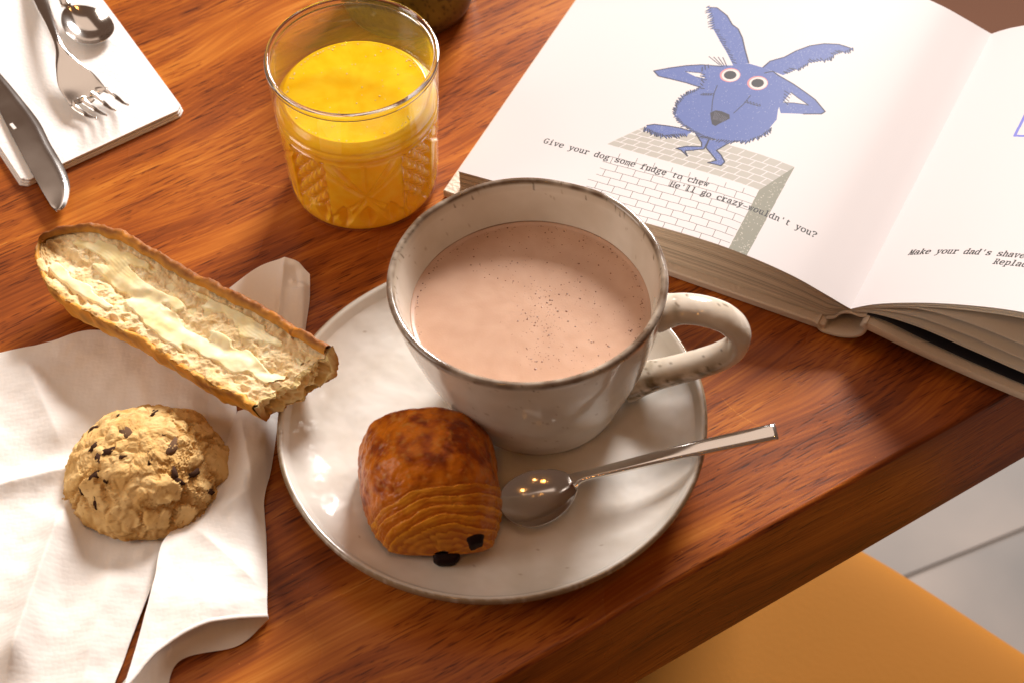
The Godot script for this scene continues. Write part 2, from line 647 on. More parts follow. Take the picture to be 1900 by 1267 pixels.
func right_page_texture() -> ImageTexture:
	var im := Image.create(PW, PH, false, Image.FORMAT_RGB8)
	im.fill(Color(0.80, 0.783, 0.785))
	var font := SystemFont.new()
	font.font_names = PackedStringArray(["Droid Serif"])
	type_line(im, font, 0.0, 1.28, 2.87, 0.2195, "Make your dad's shave", 0.2)
	type_line(im, font, 0.0, 4.80, 2.40, 0.2195, "Replace", 0.2)
	var blue := Color(0.46, 0.48, 0.78)
	stroke(im, page_px(0.0, [3.30, 10.2, 3.32, 12.2, 6.2, 12.3, 6.3, 10.1, 3.30, 10.2]), 9.0, blue)
	return ImageTexture.create_from_image(im)


# ------------------------------------------------------------------ the scene
func _ready() -> void:
	camera_and_light()
	build_floor()
	build_table()
	build_seats()
	build_saucer()
	build_cup()
	build_glass()
	build_book()
	build_cloth()
	build_paper_and_cutlery()
	build_pastry()
	build_bread()
	build_cookie()
	build_pot()


func camera_and_light() -> void:
	var cam := Camera3D.new()
	cam.name = "camera"
	add_child(cam)
	cam.transform = Transform3D(Basis(Vector3(0.99938, -0.022153, 0.027347), Vector3(0.035194, 0.629075, -0.776547), Vector3(0, 0.777029, 0.629465)).orthonormalized(), cm(-0.658, 69.862, 53.724))
	var lens := CameraAttributesPhysical.new()
	lens.frustum_focal_length = 111.4
	lens.frustum_focus_distance = 0.885
	lens.frustum_near = 0.05
	lens.frustum_far = 50.0
	lens.exposure_aperture = 22.0
	cam.attributes = lens
	cam.fov = 17.859
	cam.near = 0.05
	cam.far = 50.0
	cam.current = true

	var env := Environment.new()
	env.background_mode = Environment.BG_COLOR
	env.background_color = lin(0.135, 0.080, 0.054)
	env.tonemap_mode = Environment.TONE_MAPPER_LINEAR
	env.tonemap_exposure = 1.0
	env.sdfgi_enabled = true
	env.ssao_enabled = true
	env.ssil_enabled = true
	var we := WorldEnvironment.new()
	we.name = "world_environment"
	we.environment = env
	add_child(we)

	# the window-like lamp behind and to the right of the table
	area("key_light", Vector3(101, 160, -280), Vector3(-4, 0, 0), Vector2(0.95, 0.95), 26.5, Color(1.0, 0.975, 0.955))
	# broad soft light of the ceiling above the table
	area("ceiling_light", Vector3(-20, 190, -75), Vector3(-5, 0, 0), Vector2(1.8, 1.8), 0.85, Color(1.0, 0.90, 0.82))
	# daylight from a window far to the left
	area("window_light", Vector3(-190, 95, 20), Vector3(-8, 0, 0), Vector2(0.9, 0.9), 1.7, Color(1.0, 0.94, 0.88))
	# small warm bulbs of the room: pin-points in glaze and steel
	for b in [Vector3(-30, 170, 90), Vector3(20, 190, 120), Vector3(70, 180, 30)]:
		var o := OmniLight3D.new()
		o.name = "bulb_light"
		o.light_color = Color(1.0, 0.68, 0.34)
		o.light_energy = 0.12
		o.light_size = 0.03
		o.shadow_enabled = true
		o.omni_range = 8.0
		o.omni_attenuation = 2.0
		o.position = b * S
		add_child(o, true)


func area(called: String, at: Vector3, towards: Vector3, size: Vector2, energy: float, col: Color) -> void:
	var l := AreaLight3D.new()
	l.name = called
	l.area_size = size
	l.light_energy = energy
	l.light_color = col
	l.shadow_enabled = true
	l.look_at_from_position(at * S, towards * S, Vector3.UP)
	add_child(l)


const EX := Vector3(0.859, 0, -0.512)   # along the table's front edge
const EN := Vector3(0.512, 0, 0.859)    # towards the table's front

func tp(e: float, n: float, y: float) -> Vector3:
	return EX * e + EN * n + Vector3(0, y, 0)


func build_floor() -> void:
	var f := Node3D.new()
	f.name = "floor"
	add_child(f)
	f.position = cm(0, -75, 0)
	f.set_meta("kind", "structure")
	base_of[f] = Vector3(0, -75, 0)
	var slab := Mb.new()
	slab.cbox(Vector3(0, -74.65, -20), Vector3(260, 0, 0), Vector3(0, 0.5, 0), Vector3(0, 0, 260), 0.1)
	commit(f, "screed", slab, mat(lin(0.19, 0.165, 0.145), 0.9))
	var ms := []
	for k in 3:
		var m := mat(lin(0.19 + 0.012 * k, 0.144 + 0.010 * k, 0.112 + 0.009 * k), 0.55)
		m.albedo_texture = rough_map(noise_tex(40 + k, 0.012, 256, 5), 0.65, 1.25)
		m.uv1_triplanar = true
		m.uv1_scale = Vector3(0.9, 0.9, 0.9)
		ms.append(m)
	var x := Vector3(0.925, 0, -0.38)
	var z := Vector3(0.38, 0, 0.925)
	for i in 5:
		for j in 5:
			var mb := Mb.new()
			mb.cbox(Vector3(27.5, -74.6, -37.0) + x * (60.0 * (i - 2) + 30.0) + z * (60.0 * (j - 3) + 30.0), x * 29.93, Vector3(0, 0.6, 0), z * 29.93, 0.12)
			commit(f, "floor_tile", mb, ms[(i * 2 + j) % 3])


func build_table() -> void:
	var T := thing("wooden_table", "reddish brown wooden table with visible grain that carries the breakfast", "table", tp(0, -20, -75))
	var tex := wood_texture()
	var m := mat(Color.WHITE, 0.33, false, 0.30)
	m.albedo_texture = tex[0]
	m.heightmap_enabled = true
	m.heightmap_texture = tex[1]
	m.heightmap_scale = 0.004
	var smear := noise_tex(77, 0.02, 256, 4)
	m.roughness = 0.36
	m.roughness_texture = rough_map(smear, 0.75, 1.15)
	var e0 := -62.0
	var e1 := 27.0
	var n0 := -62.0
	var n1 := 10.5
	var th := 6.1
	var mb := Mb.new()
	var uv := func(e: float, d: float) -> Vector2:
		return Vector2((e + 28.0) / 58.0, (d + 35.0) / 52.0)
	# top, rounded front edge and front face as one strip of profile points
	var prof := [Vector2(n0, 0)]
	for k in 40:
		prof.append(Vector2(lerpf(n0, n1 - 0.22, (k + 1) / 40.0), 0))
	for k in 6:
		var a := PI / 2 * (k + 1) / 6
		prof.append(Vector2(n1 - 0.22 + 0.22 * sin(a), -0.22 + 0.22 * cos(a)))
	for k in 12:
		prof.append(Vector2(n1, lerpf(-0.22, -th + 0.2, (k + 1) / 12.0)))
	for k in 4:
		var a := PI / 2 * (k + 1) / 4
		prof.append(Vector2(n1 - 0.2 + 0.2 * cos(a), -th + 0.2 - 0.2 * sin(a)))
	prof.append(Vector2(n0, -th))
	var P := PackedVector3Array()
	var Tt := PackedVector2Array()
	var run := n0
	var ne := 60
	for k in prof.size():
		if k > 0:
			run += prof[k].distance_to(prof[k - 1])
		for i in ne:
			var e := lerpf(e0, e1, float(i) / (ne - 1))
			P.append(tp(e, prof[k].x, prof[k].y))
			Tt.append(uv.call(e, run))
	mb.grid(P, ne, prof.size(), false, true, PackedColorArray(), Tt)
	for e in [e0, e1]:
		var pts := []
		var uvs := []
		for q in prof:
			pts.append(tp(e, q.x, q.y))
			uvs.append(uv.call(q.y * 2.0, q.x))
		mb.poly(pts, EX * (e - (e0 + e1) / 2), Color.WHITE, uvs)
	mb.poly([tp(e0, n0, 0), tp(e1, n0, 0), tp(e1, n0, -th), tp(e0, n0, -th)], -EN, Color.WHITE, [uv.call(e0, n0), uv.call(e1, n0), uv.call(e1, n0 - th), uv.call(e0, n0 - th)])
	commit(T, "tabletop", mb, m)
	for e in [e0 + 6.0, e1 - 8.0]:
		for n in [n0 + 6.0, n1 - 24.0]:
			var l := Mb.new()
			l.cbox(tp(e, n, -th - 34.1), EX * 3.0, Vector3(0, 33.9, 0), EN * 3.0, 0.3)
			commit(T, "leg", l, mat(lin(0.10, 0.035, 0.015), 0.5))


func rough_map(src: ImageTexture, lo: float, hi: float) -> ImageTexture:
	var im := src.get_image()
	im.convert(Image.FORMAT_L8)
	var d := im.get_data()
	for k in d.size():
		d[k] = clampi(int(255.0 * lerpf(lo, hi, d[k] / 255.0) / 1.2), 0, 255)
	return ImageTexture.create_from_image(Image.create_from_data(im.get_width(), im.get_height(), false, Image.FORMAT_L8, d))


func cushion(mb: Mb, o: Vector3, x: Vector3, z: Vector3, hw: float, hd: float, ht: float, puff: float) -> void:
	# a padded seat: a rounded slab that swells towards its middle
	var P := PackedVector3Array()
	var nu := 120
	var nv := 40
	for j in nv:
		var b := PI * j / (nv - 1)
		var cb := cos(b)
		var sb := pow(sin(b), 0.16) if j > 0 and j < nv - 1 else 0.0
		for i in nu:
			var a := TAU * i / nu
			var ca := cos(a)
			var sa := sin(a)
			var px := signf(ca) * pow(absf(ca), 0.18) * sb
			var pz := signf(sa) * pow(absf(sa), 0.18) * sb
			var y := signf(cb) * pow(absf(cb), 0.5) * ht
			if cb > 0:
				y += puff * (1 - px * px) * (1 - pz * pz)
			P.append(o + x * px * hw + z * pz * hd + Vector3(0, y, 0))
	mb.grid(P, nu, nv, true, false)


func build_seats() -> void:
	# the mustard seat in front of the table
	var x := Vector3(0.735, 0, 0.678)
	var z := Vector3(-0.678, 0, 0.735)
	var corner := Vector3(18.9, -28, -10.8)
	var hw := 26.0
	var o := corner + x * (hw - 6.0) + z * 22.0
	var c := thing("leather_chair", "mustard yellow leather chair seat with stitched edge below the table front", "chair", Vector3(o.x, -75, o.z))
	var m := mat(lin(0.31, 0.125, 0.019), 0.75, false, 0.2)
	m.heightmap_enabled = true
	m.heightmap_texture = noise_tex(61, 0.06, 256, 4)
	m.heightmap_scale = 0.006
	m.uv1_triplanar = true
	m.uv1_scale = Vector3(14, 14, 14)
	var mb := Mb.new()
	cushion(mb, o + Vector3(0, -3.2, 0), x, z, hw, 22.0, 3.2, 0.7)
	commit(c, "seat_cushion", mb, m)
	for s in [-1.0, 1.0]:
		var p := Mb.new()
		var pts := []
		var rad := []
		for k in 30:
			pts.append(o + x * lerpf(-hw + 1.2, hw - 1.2, k / 29.0) + z * s * 21.85 + Vector3(0, -3.0, 0))
			rad.append(Vector2(0.16, 0.16))
		p.tube(pts, rad, z, 12)
		commit(c, "edge_piping", p, m)
	for a in [-1.0, 1.0]:
		for b in [-1.0, 1.0]:
			var l := Mb.new()
			l.tube([o + x * a * 20 + z * b * 17 + Vector3(0, -6, 0), o + x * a * 22 + z * b * 19 + Vector3(0, -47, 0)], [Vector2(1.6, 1.6), Vector2(1.1, 1.1)], x, 16)
			commit(c, "leg", l, mat(lin(0.06, 0.05, 0.045), 0.5))
	# a brown rug on the floor far behind the table
	var rg := thing("brown_rug", "blurred dark brown rug on the floor behind the open book", "rug", Vector3(50, -74, -115))
	var rp := PackedVector3Array()
	for j2 in 30:
		for i2 in 30:
			var p := Vector3(50, -73.2, -115) + EX * lerpf(-45, 45, i2 / 29.0) + EN * lerpf(-30, 30, j2 / 29.0)
			p.y += 0.15 * sin(i2 * 1.3) * sin(j2 * 0.9)
			rp.append(p)
	var rb := Mb.new()
	skin(rb, rp, 30, 30, 0.7)
	commit(rg, "pile", rb, mat(lin(0.105, 0.052, 0.034), 0.95, false, 0.1))


func ceramic() -> StandardMaterial3D:
	var m := mat(Color.WHITE, 0.11, true, 0.55)
	m.heightmap_enabled = true
	m.heightmap_texture = noise_tex(90, 0.02, 256, 3)
	m.heightmap_scale = 0.0025
	m.uv1_triplanar = true
	m.uv1_scale = Vector3(14, 14, 14)
	return m


const SC := Vector3(-1.557, 0, 2.524)

func saucer_top(r: float) -> float:
	var f := maxf(0.0, (r - 5.6) / 2.7)
	return 0.86 + 1.02 * pow(f, 2.0)


func build_saucer() -> void:
	var o := thing("saucer", "large pale grey glazed saucer with a thin brown rim under the cup", "saucer", SC)
	var prof := [Vector2(0, 0.35), Vector2(4.2, 0.35), Vector2(4.35, 0.05), Vector2(4.7, 0.02), Vector2(4.95, 0.1), Vector2(5.4, 0.38)]
	for k in 14:
		var r := lerpf(5.8, 8.25, k / 13.0)
		prof.append(Vector2(r, saucer_top(r) - lerpf(0.48, 0.36, k / 13.0)))
	prof.append(Vector2(8.38, 1.64))
	prof.append(Vector2(8.435, 1.78))
	prof.append(Vector2(8.42, 1.92))
	prof.append(Vector2(8.35, 1.985))
	prof.append(Vector2(8.25, 1.97))
	prof.append(Vector2(8.14, 1.88))
	for k in 34:
		var r := lerpf(8.0, 5.4, k / 33.0)
		prof.append(Vector2(r, saucer_top(r) - 0.02))
	for k in 16:
		prof.append(Vector2(lerpf(5.2, 0.0, k / 15.0), 0.84))
	var nu := 420
	var P := PackedVector3Array()
	var C := PackedColorArray()
	var wob := noise(31, 0.9, 2)
	var mot := noise(32, 0.35, 4)
	var speck := noise(33, 2.6, 2)
	var inside := 26
	for j in prof.size():
		for i in nu:
			var a := TAU * i / nu
			var w := wob.get_noise_2d(cos(a) * 1.3, sin(a) * 1.3)
			var r: float = prof[j].x * (1.0 + 0.006 * w * smoothstep(5.0, 8.4, prof[j].x))
			var y: float = prof[j].y + 0.10 * w * smoothstep(5.5, 8.4, prof[j].x)
			var p := SC + Vector3(cos(a) * r, y, sin(a) * r)
			if j > inside:
				p.y += 0.035 * mot.get_noise_2d(p.x * 1.2 + 9, p.z * 1.2)
			P.append(p)
			var q := mot.get_noise_2d(p.x, p.z)
			var col := Color(0.71, 0.685, 0.645).lerp(Color(0.61, 0.575, 0.52), clampf(0.5 + q * 1.1, 0, 1))
			var rim := 0.0
			if j < inside - 2:
				rim = smoothstep(7.5, 8.4, r) * 0.75
			rim += smoothstep(8.30, 8.42, r) * clampf(0.55 + 0.9 * speck.get_noise_2d(p.x, p.z), 0, 1) * 0.8
			col = col.lerp(Color(0.24, 0.165, 0.10), clampf(rim, 0, 1))
			if speck.get_noise_2d(p.x * 1.9 + 50, p.z * 1.9) > 0.8:
				col = col.lerp(Color(0.30, 0.22, 0.15), 0.6)
			C.append(col)
	var mb := Mb.new()
	mb.grid(P, nu, prof.size(), true, true, C)
	commit(o, "plate", mb, ceramic())


func cup_shift(y: float) -> Vector3:
	return Vector3(0.35, 0, 0.42) * clampf((7.3 - y) / 6.4, 0, 1)


func build_cup() -> void:
	var o := thing("coffee_cup", "large cream stoneware cup with a worn brown rim on the saucer", "cup", Vector3(0.35, 0.88, 0.42))
	var outer := [Vector2(0, 1.0), Vector2(2.6, 1.0), Vector2(2.75, 0.9), Vector2(3.0, 0.87), Vector2(3.2, 0.93), Vector2(3.36, 1.12), Vector2(3.58, 1.6), Vector2(3.92, 2.4), Vector2(4.32, 3.4), Vector2(4.70, 4.6), Vector2(5.0, 5.75), Vector2(5.19, 6.65), Vector2(5.27, 7.05)]
	var rim := [Vector2(5.295, 7.2), Vector2(5.29, 7.28), Vector2(5.25, 7.345), Vector2(5.18, 7.38), Vector2(5.10, 7.37), Vector2(5.03, 7.32), Vector2(4.98, 7.22)]
	var inner := [Vector2(4.93, 7.0), Vector2(4.84, 6.6), Vector2(4.62, 5.7), Vector2(4.35, 4.8), Vector2(3.9, 3.4), Vector2(3.4, 2.3), Vector2(2.4, 1.65), Vector2(0, 1.5)]
	var prof := spline(outer, 110)
	prof.append_array(rim)
	prof.append_array(spline(inner, 50))
	var nu := 460
	var P := PackedVector3Array()
	var C := PackedColorArray()
	var wob := noise(51, 1.0, 2)
	var mot := noise(52, 0.5, 4)
	var edge := noise(53, 1.7, 3)
	var speck := noise(54, 5.0, 2)
	var ridge := noise(55, 1.0, 2)
	for j in prof.size():
		var q: Vector2 = prof[j]
		var is_in := j > 113
		for i in nu:
			var a := TAU * i / nu
			var ca := cos(a)
			var sa := sin(a)
			var w := wob.get_noise_2d(ca * 1.2, sa * 1.2)
			var r: float = q.x * (1.0 + (0.011 * cos(2 * a) + 0.004 * w) * smoothstep(3.5, 5.2, q.x))
			r += 0.012 * ridge.get_noise_2d(q.y * 0.5, a * 0.4) * smoothstep(0.9, 1.5, q.y) * (1.0 - smoothstep(6.9, 7.1, q.y))
			var y: float = q.y + 0.05 * w * smoothstep(5.5, 7.3, q.y)
			var p := Vector3(ca * r, y, sa * r) + cup_shift(q.y)
			P.append(p)
			var m := mot.get_noise_3dv(p)
			var col := Color(0.69, 0.625, 0.54).lerp(Color(0.60, 0.525, 0.435), clampf(0.45 + m * 0.9, 0, 1))
			var eb := edge.get_noise_3dv(p * 0.45)
			var d: float = 7.38 - q.y
			var b := 0.0
			if is_in:
				b = (1.0 - smoothstep(0.05, 0.15 + 0.05 * eb, d)) * clampf(0.7 + eb * 0.9, 0, 1)
				col = col.lerp(Color(0.44, 0.36, 0.27), (1.0 - smoothstep(0.30, 0.42, d)) * 0.65)
			else:
				b = (1.0 - smoothstep(0.15, 0.25 + 0.06 * eb, d)) * clampf(0.85 + eb * 0.5, 0, 1)
			col = col.lerp(Color(0.105, 0.060, 0.034), clampf(b, 0, 1) * 0.95)
			if d < 0.4 and speck.get_noise_3dv(p) > 0.5:
				col = col.lerp(Color(0.10, 0.07, 0.04), 0.75)
			elif speck.get_noise_3dv(p * 0.55 + Vector3(9, 9, 9)) > 0.66:
				col = col.lerp(Color(0.34, 0.24, 0.15), 0.5)
			if q.y < 1.0:
				col = col.lerp(Color(0.30, 0.22, 0.15), 0.6)
			C.append(col)
	var mb := Mb.new()
	mb.grid(P, nu, prof.size(), true, true, C)
	commit(o, "cup_body", mb, ceramic())

	# the handle: a loop in an upright plane that points right
	var ph := deg_to_rad(8.0)
	var ax := Vector3(cos(ph), 0, sin(ph))
	var side := Vector3(-sin(ph), 0, cos(ph))
	var line := []
	for q in [Vector2(5.03, 5.80), Vector2(5.45, 5.99), Vector2(6.0, 6.18), Vector2(6.8, 6.12), Vector2(7.6, 5.78), Vector2(8.15, 5.05), Vector2(8.1, 4.2), Vector2(7.5, 3.45), Vector2(6.6, 2.85), Vector2(5.6, 2.3), Vector2(4.6, 1.75), Vector2(4.0, 1.45)]:
		line.append(ax * q.x + Vector3(0, q.y, 0))
	var pts := spline(line, 110)
	var HP := PackedVector3Array()
	var HC := PackedColorArray()
	var seg := 40
	for j in pts.size():
		var f := j / 109.0
		var tan: Vector3 = (pts[mini(j + 1, 109)] - pts[maxi(j - 1, 0)]).normalized()
		var out := tan.cross(side).normalized()
		var flare := 1.0 + 0.28 * exp(-pow(f / 0.11, 2)) + 0.40 * exp(-pow((1 - f) / 0.10, 2))
		for i in seg:
			var a := TAU * i / seg
			var p: Vector3 = pts[j] + side * cos(a) * 0.68 * flare + out * sin(a) * 0.45 * flare
			p += Vector3.ONE * 0.012 * ridge.get_noise_3dv(p * 1.2)
			HP.append(p)
			var m := mot.get_noise_3dv(p)
			var col := Color(0.69, 0.62, 0.53).lerp(Color(0.59, 0.51, 0.41), clampf(0.5 + m, 0, 1))
			var st := edge.get_noise_3dv(p * Vector3(0.6, 1.3, 1.3) + Vector3(3, 0, 0))
			# brown iron stains: a band on the near side of the lower arm, rings at both roots
			var band := smoothstep(0.55, 0.68, f) * exp(-pow((a - 0.25 if a < PI else a - TAU - 0.25) / 0.55, 2))
			var ring := exp(-pow((f - 0.155) / 0.018, 2)) * 0.5 + exp(-pow((f - 0.87) / 0.04, 2)) * 0.55
			var stain := clampf((band * 0.9 + ring) * clampf(0.62 + st * 1.5, 0, 1), 0, 0.88)
			col = col.lerp(Color(0.17, 0.12, 0.055), stain)
			if speck.get_noise_3dv(p * 0.5) > 0.62 - 0.25 * (band + ring):
				col = col.lerp(Color(0.10, 0.065, 0.035), 0.7)
			HC.append(col)
	var hb := Mb.new()
	var fl := (HP[1] - HP[0]).cross(HP[seg] - HP[0]).dot(HP[0] - pts[0]) < 0
	hb.grid(HP, seg, pts.size(), true, fl, HC)
	commit(o, "handle", hb, ceramic())

	# hot chocolate
	var hc := thing("hot_chocolate", "pinkish brown hot chocolate with foam bubbles filling the cream cup", "hot chocolate", Vector3(0.09, 5.0, 0.1))
	var L := 5.56
	var cs := cup_shift(L)
	var lp := [Vector2(0, 4.9), Vector2(4.0, 4.9), Vector2(4.42, 5.0)]
	lp.append(Vector2(4.63, L + 0.06))
	lp.append(Vector2(4.55, L + 0.05))
	lp.append(Vector2(4.47, L + 0.015))
	for k in 30:
		lp.append(Vector2(lerpf(4.4, 0.0, k / 29.0), L))
	var LP := PackedVector3Array()
	var LC := PackedColorArray()
	var foam := noise(57, 0.8, 4)
	var nul := 200
	for q in lp:
		for i in nul:
			var a := TAU * i / nul
			var k: float = 1.0 + 0.011 * cos(2 * a)
			var p := cs + Vector3(cos(a) * q.x * k, q.y, sin(a) * q.x * k)
			if q.x < 4.4:
				p.y += 0.005 * foam.get_noise_2d(p.x * 1.5, p.z * 1.5)
			LP.append(p)
			var f := clampf(0.5 + foam.get_noise_2d(p.x, p.z) * 1.2, 0, 1)
			LC.append(Color(0.49, 0.30, 0.205).lerp(Color(0.53, 0.335, 0.235), f))
	var lm := Mb.new()
	lm.grid(LP, nul, lp.size(), true, true, LC)
	var cm_ := mat(Color.WHITE, 0.28, true, 0.4)
	cm_.heightmap_enabled = true
	cm_.heightmap_texture = noise_tex(58, 0.12, 256, 3)
	cm_.heightmap_scale = 0.002
	cm_.uv1_triplanar = true
	cm_.uv1_scale = Vector3(30, 30, 30)
	var cocoa := commit(hc, "liquid", lm, cm_)
	var rng := RandomNumberGenerator.new()
	rng.seed = 15
	var bub := Mb.new()
	for k in 620:
		var p := Vector2.ZERO
		var kind := k % 4
		if kind < 2:      # scattered, denser towards the back and the right
			var a := rng.randf_range(-2.4, 1.1)
			p = Vector2(cos(a), sin(a)) * 4.35 * sqrt(rng.randf())
		elif kind == 2:   # a trail down the middle
			p = Vector2(0.35 + rng.randfn(0, 0.5), rng.randf_range(-1.2, 3.0))
		else:             # along the wall
			var a := rng.randf_range(-3.4, 0.4)
			p = Vector2(cos(a), sin(a)) * rng.randf_range(4.25, 4.47)
		if p.length() > 4.47:
			continue
		var r := 0.012 + 0.026 * pow(rng.randf(), 4.0)
		if k % 9 == 0:
			r *= 1.5
		var shade := rng.randf_range(0.6, 1.2)
		bub.ball(cs + Vector3(p.x, L, p.y), Vector3(r, r * 0.45, r), 9, 5, Color(0.17, 0.062, 0.03) * shade)
	var bo := commit(cocoa, "foam_bubbles", bub, mat(Color.WHITE, 0.12, true, 0.5))
	bo.set_meta("kind", "stuff")


func tri_wave(x: float) -> float:
	return absf(fposmod(x, 1.0) * 2.0 - 1.0)


func cut_depth(a: float, y: float) -> float:
	# how deep the cut pattern goes at this angle and height
	var face := 1.478
	var d := 0.0
	for ry in [4.50, 5.02]:
		d = maxf(d, 0.15 * exp(-pow((y - ry) / 0.09, 2)))
	# four X fans with diamond panels between them
	var g := fposmod(a - face + PI / 4, PI / 2) - PI / 4
	var s := g * 3.3
	if y > 0.35 and y < 4.35:
		if absf(g) < deg_to_rad(29):
			for m in [1.35, 0.75]:
				for sg in [-1.0, 1.0]:
					var dist: float = absf((y - 2.3) - sg * m * s * 1.2) / sqrt(1 + m * m * 1.44)
					d = maxf(d, 0.085 * clampf(1.0 - dist / 0.15, 0, 1))
			d = maxf(d, 0.07 * clampf(1.0 - absf(s) / 0.12, 0, 1) * smoothstep(2.3, 3.2, y))
		else:
			var s2 := (absf(g) - PI / 4) * 3.3
			var u1 := (s2 + y * 0.8) / 0.62
			var u2 := (s2 - y * 0.8) / 0.62
			if y > 1.25:
				d = maxf(d, 0.26 * maxf(pow(tri_wave(u1), 1.6), pow(tri_wave(u2), 1.6)))
			d = maxf(d, 0.14 * clampf(1.0 - absf(absf(g) - deg_to_rad(30)) * 3.3 / 0.09, 0, 1))
	if y < 1.8 and y > 0.38:
		var pn := fposmod((a - face) * 20.0 / TAU + 0.5, 1.0) - 0.5
		var wid := 0.40 * sin(PI * clampf((y - 0.4) / 1.4, 0, 1))
		if wid > 0.01:
			d = maxf(d, 0.22 * clampf(1.0 - absf(pn) / wid, 0, 1) * clampf(wid / 0.3, 0, 1))
	return d


func build_glass() -> void:
	var O := Vector3(-6.9, 0, -12.34)
	var o := thing("cut_glass_tumbler", "short cut glass tumbler with a leaf and diamond pattern holding orange juice", "glass", O)
	var outer := [Vector2(0, 0.12), Vector2(2.3, 0.12), Vector2(2.55, 0.06), Vector2(2.9, 0.01), Vector2(3.1, 0.05), Vector2(3.21, 0.17), Vector2(3.255, 0.42)]
	for k in 130:
		var y := lerpf(0.5, 7.25, k / 129.0)
		outer.append(Vector2(lerpf(3.24, 3.64, y / 7.5), y))
	for k in 30:
		var y := lerpf(7.2, 1.5, k / 29.0)
		outer.append(Vector2(lerpf(3.05, 3.42, smoothstep(3.8, 7.2, y)) - 0.12 * (1.0 - smoothstep(1.2, 4.5, y)), y))
	outer.append_array([Vector2(2.88, 1.15), Vector2(2.75, 0.85), Vector2(2.4, 0.7), Vector2(1.2, 0.65), Vector2(0, 0.65)])
	var nu := 600
	var P := PackedVector3Array()
	for j in outer.size():
		var q: Vector2 = outer[j]
		var cut := j >= 6 and j < 137
		for i in nu:
			var a := TAU * i / nu
			var r := q.x - (cut_depth(a, q.y) if cut else 0.0)
			P.append(O + Vector3(cos(a) * r, q.y, sin(a) * r))
	var mb := Mb.new()
	mb.grid(P, nu, outer.size(), true, true)
	var m := mat(Color(1, 1, 1, 0.02), 0.0)
	m.transparency = BaseMaterial3D.TRANSPARENCY_ALPHA
	commit(o, "tumbler", mb, m)

	var rim := Mb.new()
	lathe(rim, O, [Vector2(3.43, 7.25), Vector2(3.635, 7.25), Vector2(3.65, 7.42), Vector2(3.64, 7.50), Vector2(3.60, 7.555), Vector2(3.53, 7.578), Vector2(3.46, 7.555), Vector2(3.425, 7.50), Vector2(3.415, 7.40), Vector2(3.43, 7.25)], 240, Color.WHITE)
	var rm := mat(Color(1, 1, 1, 0), 0.0)
	rm.refraction_enabled = true
	rm.refraction_scale = 0.05
	rm.transparency = BaseMaterial3D.TRANSPARENCY_ALPHA
	commit(o, "rim", rim, rm)

	var ju := thing("orange_juice", "bright yellow orange juice filling most of the cut glass tumbler", "juice", O + Vector3(0, 1.0, 0))
	var L := 5.42
	var prof := [Vector2(0, 0.16), Vector2(1.6, 0.16), Vector2(2.7, 0.14), Vector2(3.02, 0.14), Vector2(3.15, 0.26)]
	for k in 110:
		var y := lerpf(0.5, L - 0.45, k / 109.0)
		prof.append(Vector2(lerpf(3.24, 3.64, y / 7.5) - 0.07, y))
	prof.append(Vector2(3.36, L - 0.34))
	prof.append(Vector2(3.22, L - 0.17))
	prof.append(Vector2(3.10, L - 0.03))
	prof.append(Vector2(3.05, L + 0.03))
	prof.append(Vector2(2.99, L + 0.01))
	for k in 14:
		prof.append(Vector2(lerpf(2.9, 0, k / 13.0), L))
	var jm := Mb.new()
	var JP := PackedVector3Array()
	var JC := PackedColorArray()
	var pulp := noise(71, 1.1, 4)
	for q in prof:
		for i in 480:
			var a := TAU * i / 480
			var r: float = q.x
			if q.y < L - 0.4 and q.x > 3.0:
				r -= cut_depth(a, q.y) * 1.25
			var p: Vector3 = O + Vector3(cos(a) * r, q.y, sin(a) * r)
			JP.append(p)
			var f := clampf(0.5 + pulp.get_noise_3dv(p) * 1.3, 0, 1)
			JC.append(Color(0.96, 0.58, 0.006).lerp(Color(0.98, 0.68, 0.018), f))
	jm.grid(JP, 480, prof.size(), true, true, JC)
	var jmat := mat(Color.WHITE, 0.14, true, 0.5)
	jmat.backlight_enabled = true
	jmat.backlight = lin(0.55, 0.55, 0.5)
	var juice := commit(ju, "liquid", jm, jmat)
	# pale froth bubbles at the wall and on the surface
	var rng := RandomNumberGenerator.new()
	rng.seed = 23
	var fb := Mb.new()
	for k in 150:
		var a := rng.randf_range(0, TAU)
		var rr := 2.93 - absf(rng.randfn(0, 0.05)) if k % 3 else 2.9 * sqrt(rng.randf())
		var r := rng.randf_range(0.012, 0.04)
		fb.ball(O + Vector3(cos(a) * rr, L + r * 0.3, sin(a) * rr), Vector3(r, r * 0.7, r), 8, 5, Color(0.95, 0.78, 0.32))
	var fo := commit(juice, "froth_bubbles", fb, mat(Color.WHITE, 0.15, true, 0.5))
	fo.set_meta("kind", "stuff")


# ------------------------------------------------------------------ book
const BG := Vector3(13.22, 0, -2.74)
const BX := Vector3(0.884, 0, 0.467)
const BY := Vector3(0.467, 0, -0.884)

func bp(s: float, t: float, h: float) -> Vector3:
	return BG + BX * s + BY * t + Vector3(0, h, 0)


func leaf(mb: Mb, tab: Array, s0: float, s1: float, t0: float, t1: float, thick: float, rag := 0.0, uv0 := 0.0, uvw := 18.05) -> void:
	# a sheet (or a bunch of sheets) of the book that follows a height curve
	var nu := 90
	var nv := 24
	var P := PackedVector3Array()
	var T := PackedVector2Array()
	for j in nv:
		var t := lerpf(t0, t1, float(j) / (nv - 1))
		for i in nu:
			var s := lerpf(s0, s1, float(i) / (nu - 1))
			P.append(bp(s, t, along(tab, s)))
			T.append(Vector2((s - uv0) / uvw, 1.0 - t / 18.0))
	var before := mb.v.size()
	skin(mb, P, nu, nv, thick)
	for k in P.size():
		mb.t[before + k] = T[k]


